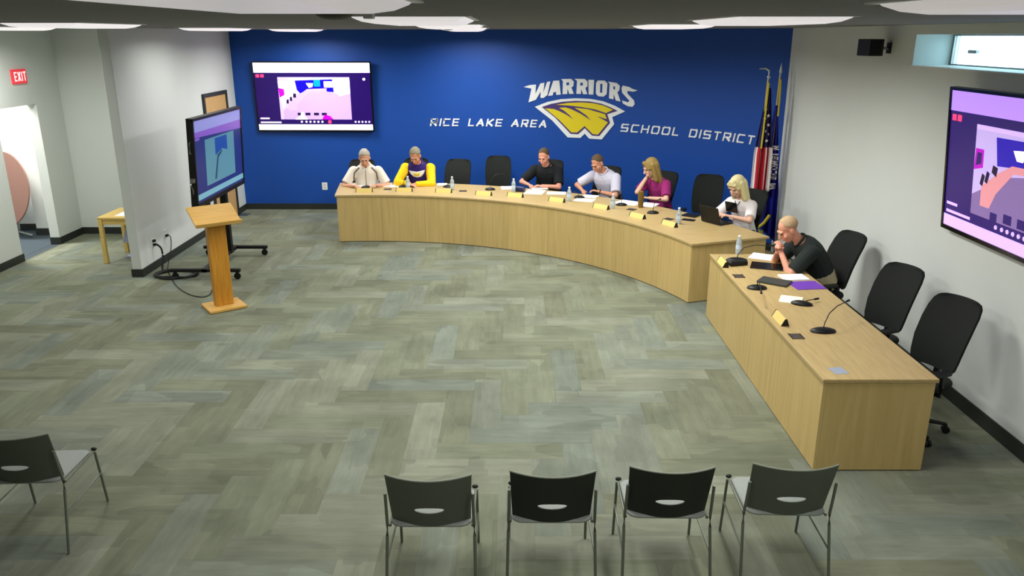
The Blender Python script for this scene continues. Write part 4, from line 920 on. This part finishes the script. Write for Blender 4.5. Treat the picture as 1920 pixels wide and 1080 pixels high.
def person(label, seat, rz, skin, shirt, hair, hairmat, lean=18, side=0, head=(28, 0, 0), hands=None, hints=None, sleeve='short', k=1.0, fem=False, pants='trousers', sleeve_mat=None, collar=True, hipback=0, grip=(.7, .7), palm=None, voxb=.0065):
    t = thing('person', label, 'person', (seat.x, seat.y, 0), rz)
    Hc = Vector((0, hipback, .575)); 
    def spine(u):   # u 0..1 hip to neck base, curling forward
        a = math.radians(lean)*(.55+.55*u); sd = math.radians(side)
        return Hc + Vector((math.sin(sd)*u*.5*k, math.sin(a)*u*.5*k, math.cos(a)*u*.5*k))
    sh_w = (.168 if fem else .188)*k
    def ring_at(u, rx, ry, infl, n=16):
        c = spine(u); d = (spine(min(1, u+.05))-spine(max(0, u-.05))).normalized(); xx = Vector((1, 0, 0)); xx = (xx-d*xx.dot(d)).normalized(); yy = d.cross(xx)
        return [c + xx*(rx+infl)*math.cos(q*2*PI/n) + yy*(ry+infl)*math.sin(q*2*PI/n) for q in range(n)]
    prof = [(-.14, .10, .09), (-.1, .155, .12), (0, .178, .132), (.25, .163, .125), (.5, .17, .125), (.72, .19, .122), (.86, .168, .108), (.95, .118, .088), (1.0, .085, .07), (1.03, .062, .058)]
    if fem: prof = [(-.14, .10, .09), (-.1, .16, .12), (0, .18, .132), (.28, .145, .11), (.52, .155, .128), (.7, .165, .122), (.86, .155, .10), (.95, .115, .08), (1.0, .075, .064), (1.03, .05, .052)]
    def torso(b, infl, top=1.04):
        b.loft([ring_at(u, rx*k, ry*k, infl) for u, rx, ry in prof if u <= top])
    N = spine(1.0); up = (spine(1.0)-spine(.8)).normalized()
    hp, hy, hr = (math.radians(q) for q in head)
    Rh = Matrix.Rotation(hy, 3, 'Z') @ Matrix.Rotation(-hp, 3, 'X') @ Matrix.Rotation(hr, 3, 'Y')
    piv = N + up*.07 + Vector((0, .01, 0)); hc = piv + Rh @ Vector((0, .028, .115))
    hs = 1.14
    def H(p): return hc + Rh @ (Vector(p)*hs)
    def hadd(b, hb): b.add([H(v) for v in hb.v], hb.f)
    shd = [spine(.88)+Vector((s*sh_w, 0, -.03)) for s in (-1, 1)]
    hands = hands or [(-.14, .5, .8), (.14, .5, .8)]; hints = hints or [(-.8, -.2, -.5), (.8, -.2, -.5)]
    la, lb = .285*k, .25*k; arms = []
    for i in range(2):
        el, wr = ik(shd[i], Vector(hands[i]), la, lb, hints[i]); arms.append((shd[i], el, wr))
    # ---- body
    b = MB(); torso(b, 0)
    b.cap(N-up*.03, H((0, -.02, -.06)), .056*k, .05*k)
    hb = MB()
    hb.ell((0, -.018, .035), (.074, .092, .085)); hb.ell((0, .018, -.03), (.062, .072, .08)); hb.ell((0, .035, -.082), (.042, .045, .034))
    hb.cap((0, .088, .008), (0, .106, -.03), .008, .014); hb.cap((-.036, .077, .022), (.036, .077, .022), .012, .012); hb.cap((-.018, .083, -.064), (.018, .083, -.064), .009, .009)
    hb.ell((-.04, .06, -.03), (.022, .022, .022)); hb.ell((.04, .06, -.03), (.022, .022, .022))
    for s in (-1, 1): hb.ell((s*.074, -.008, -.012), (.011, .021, .032))
    hadd(b, hb)
    for i, (sp_, el, wr) in enumerate(arms):
        sgn = -1 if i == 0 else 1
        b.ell(sp_, (.058*k, .058*k, .058*k)); b.cap(sp_, el, .05*k, .04*k); b.cap(el, wr, .04*k, .026*k)
        d = (wr-el).normalized()
        if palm and palm[i]:
            d = (d*.5+Vector(palm[i]).normalized()).normalized()
        nrm = Vector((0, 0, 1)); nrm = (nrm-d*nrm.dot(d)); nrm = nrm.normalized() if nrm.length > .15 else Vector((0, -1, 0)); lat = d.cross(nrm).normalized()*(1)
        inner = -sgn
        if lat.x*inner < 0: lat = -lat       # lat points to the thumb side
        g = grip[i]
        for f in range(4):
            o_ = .026-f*.0175; kn = wr+d*(.088-.004*abs(f-1))+lat*o_+nrm*.004; b.cap(wr+d*.012+lat*o_*.6, kn, .0135, .0115, 8, 2)
            fl_ = (.041, .046, .043, .034)[f]; a1 = g*.7; a2 = g*1.7
            d1 = d*math.cos(a1)-nrm*math.sin(a1); m_ = kn+d1*fl_; d2_ = d*math.cos(a2)-nrm*math.sin(a2); b.cap(kn, m_, .0098, .009, 8, 2); b.cap(m_, m_+d2_*fl_*.85, .009, .0078, 8, 2)
        tb_ = wr+d*.03+lat*.024; tm = tb_+(d*.7+lat*.75-nrm*.25).normalized()*.042; b.cap(tb_, tm, .0125, .0105, 8, 2); b.cap(tm, tm+(d+lat*.15-nrm*.35).normalized()*.032, .010, .0085, 8, 2)
    legs = []
    for s in (-1, 1):
        hp_ = Hc+Vector((s*.09, .02, -.03)); kn = Vector((s*.12, .44+hipback, .5)); an = Vector((s*.12, .40+hipback, .1)); legs.append((hp_, kn, an))
        b.cap(hp_, kn, .082, .056); b.cap(kn, an, .052, .036); b.cap(an+Vector((0, -.02, -.045)), an+Vector((0, .15, -.06)), .036, .028)
    put('body', remesh(b, voxb, 3, 'body', skin), t)
    # ---- shirt
    b = MB(); torso(b, .016, 1.0)
    end = .82 if sleeve == 'short' else 1.0
    for i, (sp_, el, wr) in enumerate(arms):
        b.ell(sp_, (.08*k, .08*k, .076*k))
        if not sleeve_mat:
            if sleeve == 'short': b.cap(sp_, sp_+(el-sp_)*end, .08*k, .073*k, 14, 3, flat=True)
            else: b.cap(sp_, el, .064*k, .054*k, 12); b.cap(el, wr-(wr-el)*.06, .054*k, .038*k, 12, 3, flat=True)
    sm = remesh(b, .0085, 3, 'shirt', shirt); so = put('shirt', sm, t)
    if sleeve_mat:
        for i, (sp_, el, wr) in enumerate(arms):
            b = MB(); b.ell(sp_, (.081*k, .082*k, .078*k)); b.cap(sp_, el, .076*k, .062*k, 12); b.cap(el, wr-(wr-el)*.06, .058*k, .042*k, 12, 3, flat=True)
            put('sleeve', remesh(b, .0085, 3, 'sleeve', sleeve_mat), t)
    if collar:
        c = spine(1.03); d = up; xx = (Vector((1, 0, 0))-d*d.x).normalized(); yy = d.cross(xx); n = 20
        b = MB(); b.tube([c+xx*.075*k*math.cos(q*2*PI/n)+yy*(.072*k)*math.sin(q*2*PI/n)+d*(.012-.03*max(0, math.sin(q*2*PI/n))) for q in range(n)], .013, 8, closed=True); b.build('collar', shirt, so, smooth='all')
    # ---- trousers and shoes
    b = MB(); b.loft([ring_at(u, rx*k, ry*k, .018) for u, rx, ry in prof if u <= .26][:4])
    for hp_, kn, an in legs: b.cap(hp_, kn, .096, .07); b.cap(kn, an, .068, .055, 12, 3, flat=True)
    put('trousers', remesh(b, .011, 3, 'trousers', pants), t)
    for hp_, kn, an in legs:
        b = MB(); b.cap(an+Vector((0, -.035, -.055)), an+Vector((0, .16, -.06)), .042, .036, 10); b.ell(an+Vector((0, 0, -.03)), (.045, .05, .045)); put('shoe', remesh(b, .012, 2, 'shoe', 'shoe'), t)
    # ---- face details
    for s in (-1, 1):
        b = MB(); b.ell(H((s*.03, .081, .004)), (.012, .007, .007), Rh, 8, 6); b.build('eye', 'eye', t, smooth='all')
        b = MB(); b.cap(H((s*.016, .09, .024)), H((s*.044, .082, .025)), .0045, .004, 6, 2); b.build('eyebrow', hairmat, t, smooth='all')
    b = MB(); b.cap(H((-.019, .0895, -.065)), H((.019, .0895, -.065)), .005, .005, 6, 2); b.build('mouth', 'lip', t, smooth='all')
    # ---- hair
    C0 = Vector((0, -.018, .035)); rad = Vector((.074, .092, .085))
    if hair in ('short', 'receding', 'horseshoe', 'thin'):
        n = 40; m_ = 12
        def lim(ph):   # ph = angle from the front
            f = (1-math.cos(ph))/2
            lo = {'short': 56, 'receding': 46, 'horseshoe': 62, 'thin': 30}[hair]
            base = lo+(118-lo)*min(1, f*1.35)**.8; tm = 12*math.exp(-((math.degrees(ph if ph < PI else 2*PI-ph)-34)/16)**2)
            return math.radians(base-tm)
        def lim0(ph): return math.radians(0 if hair != 'horseshoe' else 55)
        b = MB(); rings = []
        tk = 1.07 if hair == 'short' else 1.045
        rnd = random.Random(int(seat.x*1000))
        for q in range(n):
            ph = q*2*PI/n; r_ = []
            f_ = (1-math.cos(ph))/2
            t0 = lim0(ph); t1 = lim(ph)+math.radians(rnd.uniform(-5, 4))
            if hair == 'horseshoe': t1 = max(t1, t0+math.radians(4)) if f_ < .3 else t1
            for j in range(m_+1):
                th = max(.02, t0+(t1-t0)*j/m_); kk = tk-(.05 if j == m_ else 0)+rnd.uniform(-.025, .03)*(1 if j > 1 else 0)
                r_.append(H(C0+Vector((rad.x*math.sin(th)*math.sin(ph), rad.y*math.sin(th)*math.cos(ph), rad.z*math.cos(th)))*kk))
            for j in range(m_, -1, -1):
                th = max(.02, t0+(t1-t0)*j/m_)
                r_.append(H(C0+Vector((rad.x*math.sin(th)*math.sin(ph), rad.y*math.sin(th)*math.cos(ph), rad.z*math.cos(th)))*.95))
            rings.append(r_)
        b.loft(rings, caps=False, closed=True); b.build('hair', hairmat, t, smooth='all')
    else:
        b = MB(); hb = MB(); long_ = .19 if hair == 'bob' else .2
        hb.ell(C0+Vector((0, -.012, .012)), (.088, .098, .094))
        for s in (-1, 1):
            hb.cap((s*.066, -.015, .05), (s*.08, .004, -long_+.04), .04, .034); hb.cap((s*.05, -.06, .03), (s*.055, -.045, -long_), .055, .045)
            hb.cap((s*.02, .058, .095), (s*.066, .052, .015), .028, .02)
        hb.cap((0, -.06, .04), (0, -.055, -long_), .06, .05)
        if hair == 'bob': hb.cap((-.045, .066, .068), (.045, .066, .068), .026, .026)
        hadd(b, hb)
        put('hair', remesh(b, .008, 3, 'hair', hairmat), t)
    return t, so, dict(H=H, N=N, spine=spine, arms=arms, Rh=Rh)
def decal(parent, so, name, pts_xz, m, off=.003, y_from=1.2, th=.004):
    """thin patch laid on the front of a shirt: outline in local x,z, projected along -y"""
    me = so.data; bv = BVHTree.FromPolygons([v.co[:] for v in me.vertices], [p.vertices[:] for p in me.polygons])
    bm = bmesh.new(); bm.faces.new([bm.verts.new((x, z, 0)) for x, z in pts_xz])
    xs = [p[0] for p in pts_xz]; zs = [p[1] for p in pts_xz]
    for ax, lo, hi in ((0, min(xs), max(xs)), (1, min(zs), max(zs))):
        s = lo+.015
        while s < hi-.004:
            co = (s, 0, 0) if ax == 0 else (0, s, 0); no = (1, 0, 0) if ax == 0 else (0, 1, 0)
            bmesh.ops.bisect_plane(bm, geom=bm.verts[:]+bm.edges[:]+bm.faces[:], plane_co=co, plane_no=no); s += .015
    bmesh.ops.triangulate(bm, faces=bm.faces[:])
    last = .3
    for v in bm.verts:
        h = bv.ray_cast(Vector((v.co.x, y_from, v.co.y)), Vector((0, -1, 0)))
        y = h[0].y if h[0] else last; last = y
        v.co = (v.co.x, y+off, v.co.y)
    me2 = bpy.data.meshes.new(name); bm.to_mesh(me2); bm.free(); me2.materials.append(MATS[m]); o = put(name, me2, parent, 'all')
    s = o.modifiers.new('t', 'SOLIDIFY'); s.thickness = th; s.offset = 0
    return o
def seat_of(k, fwd=.0):
    c, p, a = CH[k]; return Vector((p.x, p.y, 0))+Vector((-math.sin(a), math.cos(a), 0))*fwd, a
def strip(p0, p1, w):
    dx, dz = p1[0]-p0[0], p1[1]-p0[1]; l = math.hypot(dx, dz); nx, nz = -dz/l*w/2, dx/l*w/2
    return [(p0[0]+nx, p0[1]+nz), (p1[0]+nx, p1[1]+nz), (p1[0]-nx, p1[1]-nz), (p0[0]-nx, p0[1]-nz)]
DZ_ = DESK+.035
def at(k, fwd, dx=0): 
    p, a = seat_of(k, fwd); return p+Vector((dx, 0, 0)), a
s, a = at('p1', .0, .12); t1, so1, i1 = person('person in a white polo with grey stripes, head bowed, writing', s, a, 'skin_a', 'cloth_white', 'short', 'hair_grey', 17, 0, (28, 4, 0), [(-.2, .42, DZ_), (.17, .45, DZ_)], [(-.7, -.3, -.6), (.8, -.3, -.5)], 'short', 1.07)
for sg in (-1, 1):
    decal(so1, so1, 'grey_stripe', strip((sg*.1, 1.06), (sg*.185, .97), .024), 'cloth_stripe'); decal(so1, so1, 'grey_stripe', strip((sg*.18, .985), (sg*.2, .84), .022), 'cloth_stripe')
s, a = at('p2', 0, .13); t2p, so2, i2 = person('person in a purple shirt with yellow sleeves, writing, head bowed', s, a, 'skin_b', 'cloth_purple', 'short', 'hair_grey_d', 16, 0, (36, -4, 0), [(.0, .44, DZ_), (.06, .5, DZ_)], [(-1, 0, -.3), (1, 0, -.3)], 'long', 1.12, sleeve_mat='cloth_yellow', collar=True)
decal(so2, so2, 'chest_emblem', [(-.135, 1.0), (.0, .975), (.135, .99), (.12, .95), (.06, .89), (-.01, .875), (-.07, .89), (-.12, .95)], 'emblem_white'); decal(so2, so2, 'chest_emblem', [(-.06, .95), (.06, .95), (.035, .908), (-.035, .906)], 'emblem_yellow', .007)
s, a = at('p3', -.02, .12); person('person in a black polo, forearms on the curved desk', s, a, 'skin_c', 'cloth_black', 'receding', 'hair_brown', 18, 0, (24, 2, 0), [(-.06, .48, DZ_), (.2, .46, DZ_)], [(-.9, -.2, -.4), (.9, -.2, -.4)], 'short', 1.1)
s, a = at('p4', -.08, .19); t4, so4, i4 = person('person in a pale lavender polo, leaning and writing', s, a, 'skin_b', 'cloth_lav', 'receding', 'hair_brown', 20, 6, (32, -10, 6), [(.0, .42, DZ_), (.3, .44, DZ_)], [(-1, -.2, -.4), (1, -.2, -.3)], 'short', 1.09)
w = i4['arms'][0]; b = MB(); wq = w[2]-(w[2]-w[1]).normalized()*.02; xx, yy, dd = frame_from(w[2]-w[1]); b.tube([wq+(xx*math.cos(q*PI/8)+yy*math.sin(q*PI/8))*.034 for q in range(16)], .008, 6, closed=True); b.ell(wq+Vector((0, 0, .036)), (.017, .017, .006)); b.build('wrist_watch', 'strap', t4, smooth=True)
s, a = at('p5', -.06, .12); person('person in a magenta top resting a hand on the face', s, a, 'skin_d', 'cloth_mag', 'wavy', 'hair_dblond', 16, 2, (22, -32, 0), [(-.06, .42, DZ_), (.10, .29, 1.07)], [(-1, 0, -.4), (.4, .8, -1.2)], 'short', 1.02, True, palm=[None, (-.3, -.1, .9)], grip=(.6, .4), collar=False)
s, a = at('p6', -.06, .08); t6, so6, i6 = person('person in a white top holding a dark tablet', s, a, 'skin_d', 'cloth_w2', 'bob', 'hair_blond', 12, 0, (26, -4, 0), [(-.06, .36, DZ_+.03), (.06, .33, DZ_+.02)], [(-1, 0, -.35), (1, -.1, -.35)], 'short', .97, True, collar=False)
b = MB(); b.box((0, 0, 0), (.19, .012, .15)); o = b.build('tablet', 'black_gloss', None, bevel=.004); tag(o, 'dark tablet held upright by the person with the tablet', 'tablet')
fw = Vector((-math.sin(a), math.cos(a), 0)); rt_ = Vector((math.cos(a), math.sin(a), 0)); o.location = Vector((s.x, s.y, 0))+fw*.31+Vector((0, 0, .94)); o.rotation_euler = (math.radians(-18), 0, a)
c6 = i6['N']; b = MB(); b.tube([c6+Vector((-.07, .02, .0)), c6+Vector((-.035, .075, -.05)), c6+Vector((0, .1, -.12)), c6+Vector((.035, .075, -.05)), c6+Vector((.07, .02, 0))], .007, 6); b.build('lanyard', 'strap', t6, smooth=True)
s, a = at('p7', -.02, .03); person('person in a dark polo hunched over the straight desk, hands clasped', s, a+math.radians(-14), 'skin_c', 'cloth_dark', 'thin', 'hair_sand', 29, 0, (34, 4, 0), [(-.04, .5, .93), (.03, .51, .91)], [(-.5, .2, -.85), (.6, .2, -.85)], 'short', 1.1, pants='khaki', palm=[(.2, .1, .8), (-.2, .1, .8)], grip=(.9, 1.1))
